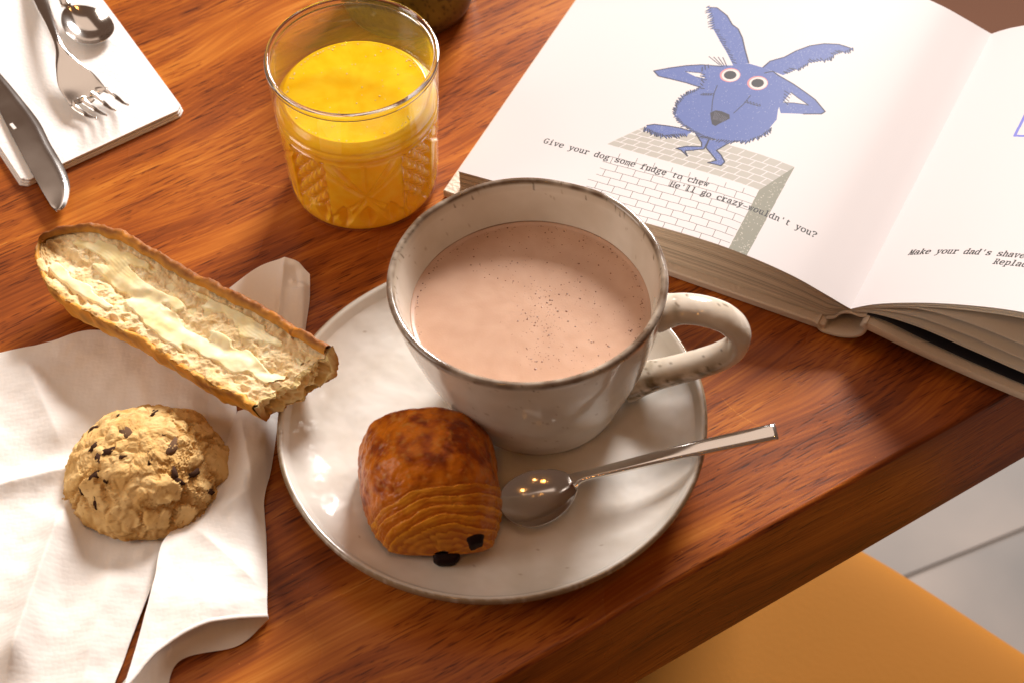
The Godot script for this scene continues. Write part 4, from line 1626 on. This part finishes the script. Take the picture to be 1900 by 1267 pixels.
# ------------------------------------------------------------------ food
func build_pastry() -> void:
	var o := thing("chocolate_pastry", "golden brown flaky pastry roll with dark chocolate sticks on the saucer", "pastry", Vector3(-3.9, 0.86, 5.8))
	var nu := 300
	var nv := 230
	var P := PackedVector3Array()
	var C := PackedColorArray()
	var lump := noise(401, 0.45, 3)
	var flake := noise(402, 1.5, 4)
	var blot := noise(403, 0.9, 4)
	var lam := noise(404, 0.8, 2)
	var fine := noise(405, 5.0, 3)
	for j in nv:
		var u := j / float(nv - 1)
		var z := lerpf(3.0, 8.45, u)
		var e := 1.0
		if u < 0.16:
			e = sqrt(maxf(0, 1.0 - pow(1.0 - u / 0.16, 2)))
		var fr := clampf((u - 0.55) / 0.45, 0, 1)
		var W := lerpf(2.66, 1.75, pow(fr, 1.9)) * (0.93 + 0.07 * smoothstep(0.0, 0.3, u))
		var H := lerpf(3.4, 1.35, pow(fr, 1.35)) * (0.90 + 0.10 * smoothstep(0.0, 0.4, u))
		if u > 0.93:
			var k := sqrt(maxf(0, 1.0 - pow((u - 0.93) / 0.07, 2)))
			W *= k
			H *= k
		W *= e
		H *= e
		# laminated steps on the front end
		var cx := -3.98 + 0.55 * pow(u, 2.0) - 0.15
		for i in nu:
			var a := TAU * i / nu
			var ca := cos(a)
			var sa := sin(a)
			var x := signf(ca) * pow(absf(ca), 0.88) * W
			var y := 0.0
			if sa >= 0:
				y = pow(sa, 0.86) * H * 0.95
			else:
				y = -pow(-sa, 0.5) * minf(0.55, H * 0.22)
			var p := Vector3(cx + x, 1.42 + y, z)
			var nrm := Vector3(ca, sa, 0)
			var ll := lam.get_noise_2d(ca * 1.0, sa * 1.0) * 0.05
			var far := p.distance_to(Vector3(-3.25, 0.9, 8.6)) + 1.0 * ll + 0.10 * lump.get_noise_3dv(p * 1.4)
			var steps := (1.0 - smoothstep(3.35, 3.75, far)) * smoothstep(-0.35, 0.0, sa)
			var ph := -far * 3.0 + 0.3 + 0.18 * flake.get_noise_3dv(p * 0.5)
			var saw := fposmod(ph, 1.0)
			var ridge := (1.0 - saw) * smoothstep(0.0, 0.12, saw)
			var ph2 := far * 8.0 + flake.get_noise_3dv(p) * 0.7
			var thin := absf(sin(PI * ph2))
			var d := 0.10 * lump.get_noise_3dv(p) + 0.055 * flake.get_noise_3dv(p) + 0.022 * fine.get_noise_3dv(p * 0.7)
			d += steps * (0.065 * ridge + 0.022 * thin - 0.04)
			# side seams of the roll
			d -= 0.07 * exp(-pow((u - 0.08 + ll) / 0.02, 2)) * clampf(sa + 0.3, 0, 1)
			if sa < -0.3:
				d *= 0.2
			p += nrm * d * clampf(e * 1.2, 0, 1)
			P.append(p)
			var b := blot.get_noise_3dv(p * 1.1)
			var col := Color(0.30, 0.052, 0.003).lerp(Color(0.60, 0.175, 0.008), clampf(0.45 + b * 1.6, 0, 1))
			col = col.lerp(Color(0.55, 0.25, 0.05), clampf(flake.get_noise_3dv(p * 1.6) * 1.6 - 0.25, 0, 0.6))
			col = col.lerp(Color(0.15, 0.035, 0.006), clampf(-b * 1.9 - 0.35, 0, 0.75))
			if steps > 0:
				var gold := Color(0.78, 0.34, 0.025).lerp(Color(0.40, 0.105, 0.006), clampf(saw * 1.1 + 0.35 * (1.0 - thin) + b * 0.6, 0, 1))
				col = col.lerp(gold, steps * 0.85)
			var low := clampf(-sa * 2.0 + 0.15, 0, 1)
			col = col.lerp(Color(0.50, 0.22, 0.05), low * 0.4)
			C.append(col)
	var mb := Mb.new()
	mb.grid(P, nu, nv, true, false, C)
	if (P[nu * 100 + 1] - P[nu * 100]).cross(P[nu * 101] - P[nu * 100]).dot(Vector3(1, 0, 0)) < 0:
		mb = Mb.new()
		mb.grid(P, nu, nv, true, true, C)
	var m := mat(Color.WHITE, 0.34, true, 0.3)
	m.clearcoat_enabled = true
	m.clearcoat = 0.14
	m.clearcoat_roughness = 0.35
	commit(o, "crust", mb, m)
	var rng := RandomNumberGenerator.new()
	rng.seed = 44
	var choc := mat(Color.WHITE, 0.5, true, 0.22)
	var rough := noise(410, 2.4, 3)
	for q in [[Vector3(-2.36, 1.9, 8.0), Vector3(0.30, -0.25, 0.95), 0.36, 0.50], [Vector3(-3.42, 1.22, 8.32), Vector3(0.05, -0.08, 1.0), 0.50, 0.26], [Vector3(-3.05, 2.45, 3.1), Vector3(0.1, 0.05, -1.0), 0.5, 0.3]]:
		var s := Mb.new()
		var dir: Vector3 = q[1].normalized()
		var sd := dir.cross(Vector3.UP).normalized()
		var pts := []
		var rad := []
		for k in 14:
			var f := k / 13.0
			pts.append(q[0] + dir * lerpf(-0.8, 0.42, f))
			var g := 1.0 - 0.35 * smoothstep(0.8, 1.0, f)
			rad.append(Vector2(q[2], q[3]) * g)
		s.tube(pts, rad, sd, 36, true, Color(0.014, 0.006, 0.004), 0.5)
		for k in s.v.size():
			s.v[k] += s.n[k] * 0.06 * rough.get_noise_3dv(s.v[k])
		commit(o, "chocolate_stick", s, choc)


func build_bread() -> void:
	var A0 := Vector3(-20.2, 2.38, -7.4)
	var axis := Vector3(0.778, 0.085, 0.622).normalized()
	var acr := Vector3(-0.60, -0.20, 0.775).normalized()      # from the middle to the near edge
	acr = (acr - axis * acr.dot(axis)).normalized()
	var nor := axis.cross(acr).normalized()
	if nor.y < 0:
		nor = -nor
	var o := thing("buttered_baguette", "halved crusty baguette spread with butter, lying across the white cloth", "bread", Vector3(-14.5, 0.3, -2.6))
	var lump := noise(501, 0.5, 3)
	var half := func(t: float) -> float:
		var w := 1.93 - 0.08 * cos(t * 0.9) + 0.10 * lump.get_noise_1d(t * 1.5)
		if t < 4.2:
			w *= pow(maxf(0.0, 1.0 - pow(1.0 - t / 4.2, 2.6)), 0.55)
		return w
	var tend := func(v: float) -> float:
		return 14.05 - 0.55 * v + 0.22 * lump.get_noise_1d(v * 5.0 + 60.0)
	var fine := noise(502, 2.6, 4)
	var toast := noise(503, 0.8, 3)
	var hole := cells(504, 1.15, FastNoiseLite.RETURN_DISTANCE)
	var hole2 := cells(505, 2.9, FastNoiseLite.RETURN_DISTANCE)
	# crust: a boat-shaped shell with thickness
	var nu := 110
	var nv := 260
	var P := PackedVector3Array()
	var C := PackedColorArray()
	for s in 1:
		for j in nv:
			var f := j / float(nv - 1)
			for i in nu:
				var a := lerpf(-0.22, PI + 0.22, i / float(nu - 1))
				var v := cos(a)
				var t: float = f * tend.call(v)
				t = maxf(t, 0.012)
				var w: float = half.call(t)
				var D: float = 2.15 * (w / 1.9)
				var r := 1.0
				var b := v * w
				var c := -pow(maxf(sin(a), 0.0), 0.52) * D if sin(a) > 0 else 0.0
				var far0 := 1.0 if v < 0 else 0.0
				if a < 0 or a > PI:
					# the rolled rim
					var k := (-a if a < 0 else a - PI) / 0.22
					b = signf(v) * (w - (0.26 + 0.16 * far0) * (1.0 - cos(k * PI)) * 0.5)
					c = (0.12 + 0.10 * far0) * sin(k * PI) - 0.10 * k
				var p := A0 + axis * t + acr * b + nor * c
				var out := (acr * v - nor * maxf(sin(a), 0)).normalized()
				var rim := exp(-pow(sin(a) / 0.12, 2))
				var d := 0.10 * lump.get_noise_3dv(p) + 0.03 * fine.get_noise_3dv(p)
				p += out * d + nor * 0.20 * fine.get_noise_3dv(p * 0.55) * rim
				p.y = maxf(p.y, 0.30 + 0.128 * t)
				P.append(p)
				var q := toast.get_noise_3dv(p)
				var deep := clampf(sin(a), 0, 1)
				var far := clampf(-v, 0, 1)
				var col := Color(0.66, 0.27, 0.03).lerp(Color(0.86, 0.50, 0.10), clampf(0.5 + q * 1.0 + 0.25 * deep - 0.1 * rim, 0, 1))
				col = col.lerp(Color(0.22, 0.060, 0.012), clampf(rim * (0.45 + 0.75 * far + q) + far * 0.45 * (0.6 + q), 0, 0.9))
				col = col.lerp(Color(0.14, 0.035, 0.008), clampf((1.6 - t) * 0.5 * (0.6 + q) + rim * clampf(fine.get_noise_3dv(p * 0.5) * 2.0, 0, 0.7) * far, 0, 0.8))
				col = col.lerp(Color(0.42, 0.17, 0.04), smoothstep(0.85, 1.0, deep) * 0.5)
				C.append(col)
	var mb := Mb.new()
	var k0 := nu * 130 + nu / 2
	var flip := (P[k0 + 1] - P[k0]).cross(P[k0 + nu] - P[k0]).dot(-nor) < 0
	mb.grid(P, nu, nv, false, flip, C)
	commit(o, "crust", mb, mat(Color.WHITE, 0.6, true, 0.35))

	# crumb: the open cut face, then the torn end
	var surface := func(t: float, v: float) -> float:
		# height of the crumb over the cut plane
		var p := A0 + axis * t + acr * v * 1.8
		var h := -0.07 + 0.11 * v - 0.12 * (1.0 - v * v) + 0.10 * lump.get_noise_3dv(p * 1.3) + 0.05 * fine.get_noise_3dv(p * 0.6) + 0.035 * fine.get_noise_3dv(p * 2.2)
		h -= 0.20 * exp(-pow((v - 0.12 + 0.25 * lump.get_noise_2d(t * 0.9, 3.0)) / 0.16, 2)) * (0.6 + 0.8 * lump.get_noise_2d(t * 0.8, 9.0))
		var c1: float = hole.get_noise_2d(t * 0.85, v * 1.9) + 1.0
		h -= 0.14 * (1.0 - smoothstep(0.06, 0.30, c1)) * clampf(0.4 + absf(v), 0, 1)
		var c2: float = hole2.get_noise_2d(t * 0.85, v * 1.9) + 1.0
		h -= 0.045 * (1.0 - smoothstep(0.10, 0.42, c2))
		h += (0.06 + 0.25 * fine.get_noise_2d(t * 0.35, signf(v) * 9.0)) * smoothstep(0.72, 1.0, absf(v))
		return h
	var cu := 130
	var cv := 420
	var CP := PackedVector3Array()
	var CC := PackedColorArray()
	for j in cv:
		var f := j / float(cv - 1)
		for i in cu:
			var v := lerpf(-1, 1, i / float(cu - 1))
			var t: float = lerpf(0.12, tend.call(v) + 0.05, f)
			var w: float = half.call(t) - 0.16
			var h: float = surface.call(t, v)
			var p := A0 + axis * t + acr * v * maxf(w + 0.06, 0.02) + nor * h
			CP.append(p)
			var c1: float = hole.get_noise_2d(t * 0.85, v * 1.9) + 1.0
			var col := Color(0.91, 0.735, 0.46).lerp(Color(0.80, 0.575, 0.29), clampf(0.4 + toast.get_noise_3dv(p * 1.6) * 1.2, 0, 1))
			col = col.lerp(Color(0.56, 0.32, 0.09), smoothstep(0.80, 1.0, absf(v)) * 0.8)
			col = col.lerp(Color(0.50, 0.30, 0.12), clampf(1.2 - t, 0, 0.8))
			CC.append(col)
	var ci := Mb.new()
	var fl2 := (CP[cu * 200 + 61] - CP[cu * 200 + 60]).cross(CP[cu * 201 + 60] - CP[cu * 200 + 60]).dot(nor) < 0
	ci.grid(CP, cu, cv, false, fl2, CC)
	# torn end: rings from the shell inwards, pocked with holes
	var EP := PackedVector3Array()
	var EC := PackedColorArray()
	var eu := 120
	var er := 70
	for j in er:
		var rho := 1.0 - j / float(er - 1)
		for i in eu:
			var a := TAU * i / eu
			var v := cos(a) * rho
			var w: float = half.call(13.9)
			var depth := sin(a) * rho
			var c := 0.0
			var tt: float = tend.call(v)
			if depth >= 0:
				c = -pow(depth, 0.52) * 2.15 * w / 1.9
				c = lerpf(surface.call(tt, v), c, maxf(smoothstep(0.0, 0.35, depth), smoothstep(0.8, 0.95, rho)))
			else:
				c = surface.call(tt, v) * lerpf(1.0, 1.0, rho)
			var edge := smoothstep(0.07, 0.28, 1.0 - rho)
			var yy := c
			var cc: float = hole.get_noise_2d(v * 2.1 + 20.0, yy * 1.15 + 7.0) + 1.0
			var c2: float = hole2.get_noise_2d(v * 2.0, yy * 1.1) + 1.0
			var back := 0.55 * (1.0 - smoothstep(0.12, 0.42, cc)) + 0.18 * (1.0 - smoothstep(0.1, 0.5, c2))
			tt += 0.06 * smoothstep(0.85, 1.0, rho) - back * edge + 0.02 + 0.30 * edge * (1.0 - rho) + 0.22 * lump.get_noise_2d(v * 3.0, c * 2.0) * edge + 0.07 * fine.get_noise_2d(v * 3.0, c * 2.0)
			var p := A0 + axis * tt + acr * v * (w + 0.07 * smoothstep(0.9, 1.0, rho)) + nor * (c - 0.05 * smoothstep(0.9, 1.0, rho) * maxf(depth, 0.0))
			p.y = maxf(p.y, 0.30 + 0.128 * tt)
			EP.append(p)
			var col := Color(0.80, 0.62, 0.30).lerp(Color(0.52, 0.30, 0.09), clampf(back * 1.1, 0, 0.85))
			col = col.lerp(Color(0.42, 0.17, 0.035), smoothstep(0.84, 1.0, rho) * smoothstep(-0.1, 0.2, depth))
			EC.append(col)
	var fl3 := (EP[1] - EP[0]).cross(EP[eu] - EP[0]).dot(axis) < 0
	ci.grid(EP, eu, er, true, fl3, EC)
	var crm := mat(Color.WHITE, 0.9, true, 0.12)
	crm.subsurf_scatter_enabled = true
	crm.subsurf_scatter_strength = 0.08
	commit(o, "crumb", ci, crm)
	# butter: a smeared layer that dips under the crumb where there is none
	var BP := PackedVector3Array()
	var BC := PackedColorArray()
	var smear := noise(507, 0.42, 2)
	for j in 380:
		var f := j / 379.0
		for i in 120:
			var v := lerpf(-0.86, 0.86, i / 119.0)
			var t: float = lerpf(0.9, tend.call(v) - 0.35, f)
			var w: float = half.call(t) - 0.16
			var base := -0.07 + 0.11 * v - 0.12 * (1.0 - v * v) + 0.09 * lump.get_noise_3dv((A0 + axis * t + acr * v * 1.8) * 1.3)
			base -= 0.17 * exp(-pow((v - 0.12 + 0.25 * lump.get_noise_2d(t * 0.9, 3.0)) / 0.16, 2)) * (0.6 + 0.8 * lump.get_noise_2d(t * 0.8, 9.0))
			var msk := smear.get_noise_2d(t * 0.62, v * 3.2) + 0.16 * fine.get_noise_2d(t * 0.5, v * 1.3)
			var thick := 0.13 * smoothstep(-0.06, 0.10, msk) - 0.09 + 0.05 * clampf(msk, 0, 1)
			thick -= 0.5 * smoothstep(0.70, 0.86, absf(v)) + 0.3 * (1.0 - smoothstep(0.9, 1.5, t))
			# ridges left by the knife
			thick += (0.002 + 0.007 * absf(fine.get_noise_2d(t * 0.3, v))) * sin((v * 1.9 + 0.25 * sin(t * 0.9) + 0.1 * smear.get_noise_2d(t, v)) * 46.0) * smoothstep(0.0, 0.4, smear.get_noise_2d(t * 0.5 + 50, v))
			var p := A0 + axis * t + acr * v * maxf(w, 0.02) + nor * (base + thick + 0.015)
			BP.append(p)
			BC.append(Color(0.96, 0.78, 0.40).lerp(Color(0.97, 0.86, 0.57), clampf(0.5 + toast.get_noise_3dv(p) * 1.3, 0, 1)))
	var bb := Mb.new()
	bb.grid(BP, 120, 380, false, fl2, BC)
	var bm := mat(Color.WHITE, 0.42, true, 0.3)
	bm.subsurf_scatter_enabled = true
	bm.subsurf_scatter_strength = 0.12
	commit(o, "butter", bb, bm)


const CK := Vector3(-15.2, 0.42, 3.55)

func cookie_h(x: float, z: float) -> float:
	var r := Vector2(x - CK.x, z - CK.z).length() / 3.28
	return CK.y + 2.0 * pow(maxf(0.0, 1.0 - pow(r, 2.3)), 0.72)


func build_cookie() -> void:
	var o := thing("chocolate_chip_cookie", "thick golden cookie with dark chocolate chips on the white cloth", "cookie", CK)
	var nu := 340
	var nv := 150
	var crack := cells(601, 0.82)
	crack.domain_warp_enabled = true
	crack.domain_warp_amplitude = 0.7
	crack.domain_warp_frequency = 0.35
	var crack2 := cells(602, 1.9)
	crack2.domain_warp_enabled = true
	crack2.domain_warp_amplitude = 0.2
	crack2.domain_warp_frequency = 0.8
	var lump := noise(603, 0.4, 2)
	var fine := noise(604, 3.4, 4)
	var where := noise(605, 0.3, 2)
	var tint := noise(606, 0.8, 4)
	var P := PackedVector3Array()
	var C := PackedColorArray()
	for j in nv:
		var f := j / float(nv - 1)
		for i in nu:
			var a := TAU * i / nu
			var p := Vector3.ZERO
			var nrm := Vector3.UP
			var under := f > 0.92
			var wob := 1.0 + 0.035 * lump.get_noise_2d(cos(a) * 3.0, sin(a) * 3.0) + 0.02 * cos(2 * a + 0.5)
			if not under:
				var rho := sin(PI / 2 * pow(f / 0.92, 0.92))
				var r := 3.28 * rho * wob
				p = Vector3(CK.x + cos(a) * r, 0, CK.z + sin(a) * r)
				p.y = CK.y + 2.0 * pow(maxf(0.0, 1.0 - pow(rho, 2.3)), 0.72) + 0.10
				nrm = Vector3(cos(a) * rho, 0.4 + 0.9 * (1 - rho), sin(a) * rho).normalized()
			else:
				var g := (f - 0.92) / 0.08
				p = Vector3(CK.x + cos(a) * 3.28 * wob * (1.0 - g), CK.y + 0.10 * (1 - smoothstep(0, 0.3, g)), CK.z + sin(a) * 3.28 * wob * (1.0 - g))
				nrm = Vector3.DOWN
			var b := crack.get_noise_3dv(p) + 1.0
			var b2 := crack2.get_noise_3dv(p) + 1.0
			var wm := clampf(0.5 + where.get_noise_3dv(p) * 1.4, 0.1, 1)
			var cr := (1.0 - smoothstep(0.0, 0.20, b)) * wm
			var cr2 := (1.0 - smoothstep(0.0, 0.42, b2)) * (1.15 - wm)
			var d := 0.15 * lump.get_noise_3dv(p * 1.8) - 0.21 * cr - 0.055 * cr2 + 0.026 * fine.get_noise_3dv(p * 0.55) + 0.014 * fine.get_noise_3dv(p * 2.5)
			if under:
				d = 0
			p += nrm * d
			P.append(p)
			var q := tint.get_noise_3dv(p)
			var col := Color(0.68, 0.435, 0.165).lerp(Color(0.80, 0.57, 0.265), clampf(0.45 + q * 1.2, 0, 1))
			col = col.lerp(Color(0.44, 0.225, 0.06), clampf(cr * 0.75 + cr2 * 0.25, 0, 0.75))
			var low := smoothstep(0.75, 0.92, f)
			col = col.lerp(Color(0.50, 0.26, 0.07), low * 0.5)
			if fine.get_noise_3dv(p * 1.3 + Vector3(5, 5, 5)) < -0.42:
				col = col.lerp(Color(0.34, 0.16, 0.05), 0.5)
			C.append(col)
	var mb := Mb.new()
	var k0 := nu * 40
	var fl := (P[k0 + 1] - P[k0]).cross(P[k0 + nu] - P[k0]).y < 0
	mb.grid(P, nu, nv, true, fl, C)
	var m := mat(Color.WHITE, 0.8, true, 0.15)
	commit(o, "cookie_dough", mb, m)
	var rng := RandomNumberGenerator.new()
	rng.seed = 66
	var choc := mat(lin(0.060, 0.030, 0.020), 0.8, false, 0.12)
	var dusty := mat(lin(0.15, 0.085, 0.05), 0.85, false, 0.15)
	for q in [[-14.84, 2.03, 1], [-16.28, 2.07, 1], [-17.35, 2.76, 1], [-17.09, 3.60, 1], [-16.36, 3.82, 2], [-16.81, 4.21, 2], [-15.85, 4.09, 1], [-14.76, 4.14, 2], [-13.83, 4.99, 1], [-13.12, 5.02, 1], [-16.98, 5.10, 2], [-16.48, 5.03, 1], [-13.68, 5.37, 1], [-12.69, 5.96, 2], [-14.20, 3.12, 1], [-15.77, 2.92, 0], [-14.00, 3.67, 0], [-16.9, 6.2, 1], [-17.5, 5.6, 1]]:
		var x: float = q[0]
		var z: float = q[1]
		for it in 8:
			z = q[1] - 0.81 * (2.4 - cookie_h(x, z))
		var h := cookie_h(x, z)
		var n := Vector3(cookie_h(x - 0.2, z) - cookie_h(x + 0.2, z), 0.4, cookie_h(x, z - 0.2) - cookie_h(x, z + 0.2)).normalized()
		var s := Mb.new()
		var size: float = [0.40, 0.20, 0.27][q[2]]
		var turn := rng.randf_range(0, TAU)
		var ta := n.cross(Vector3(cos(turn), 0.2, sin(turn))).normalized()
		var tb := ta.cross(n)
		s.ball(Vector3.ZERO, Vector3(1, 1, 1), 16, 10)
		for k in s.v.size():
			var u := s.v[k]
			u = Vector3(signf(u.x) * pow(absf(u.x), 0.85), signf(u.y) * pow(absf(u.y), 0.8), signf(u.z) * pow(absf(u.z), 0.75))
			u *= 1.0 + 0.8 * fine.get_noise_3dv(u * 0.25 + Vector3(x, 0, z))
			s.v[k] = Vector3(x, h - (0.12 if q[2] == 0 else 0.03), z) + ta * u.x * size * 1.25 + n * u.y * size * 0.42 + tb * u.z * size * 0.55
			s.n[k] = (ta * s.n[k].x + n * s.n[k].y * 1.4 + tb * s.n[k].z).normalized()
		commit(o, "chocolate_chip", s, dusty if q[2] == 0 else choc)


func build_pot() -> void:
	var O := Vector3(-5.0, 0, -23.9)
	var o := thing("stoneware_pot", "dark olive speckled stoneware pot standing behind the juice glass", "pot", O)
	var ctrl := [Vector2(0, 0.05), Vector2(2.0, 0.05), Vector2(2.35, 0.1), Vector2(2.6, 0.45), Vector2(2.72, 1.2), Vector2(2.78, 2.6), Vector2(2.75, 4.2), Vector2(2.6, 5.2), Vector2(2.5, 5.4), Vector2(2.38, 5.2), Vector2(2.4, 3.5), Vector2(2.2, 0.8), Vector2(0, 0.7)]
	var prof := spline(ctrl, 110)
	var nu := 220
	var P := PackedVector3Array()
	var C := PackedColorArray()
	var sp := noise(701, 3.2, 2)
	var mo := noise(702, 0.6, 3)
	for q in prof:
		for i in nu:
			var a := TAU * i / nu
			var p: Vector3 = O + Vector3(cos(a) * q.x * 1.18, q.y, sin(a) * q.x * 1.18)
			P.append(p)
			var col := Color(0.085, 0.062, 0.012).lerp(Color(0.15, 0.105, 0.02), clampf(0.5 + mo.get_noise_3dv(p) * 1.2, 0, 1))
			col = col.lerp(Color(0.09, 0.045, 0.018), 1.0 - smoothstep(0.6, 1.6, p.y))
			if sp.get_noise_3dv(p) > 0.36:
				col = col.lerp(Color(0.018, 0.012, 0.006), 0.85)
			C.append(col)
	var mb := Mb.new()
	mb.grid(P, nu, prof.size(), true, true, C)
	commit(o, "pot_body", mb, mat(Color.WHITE, 0.32, true, 0.5))
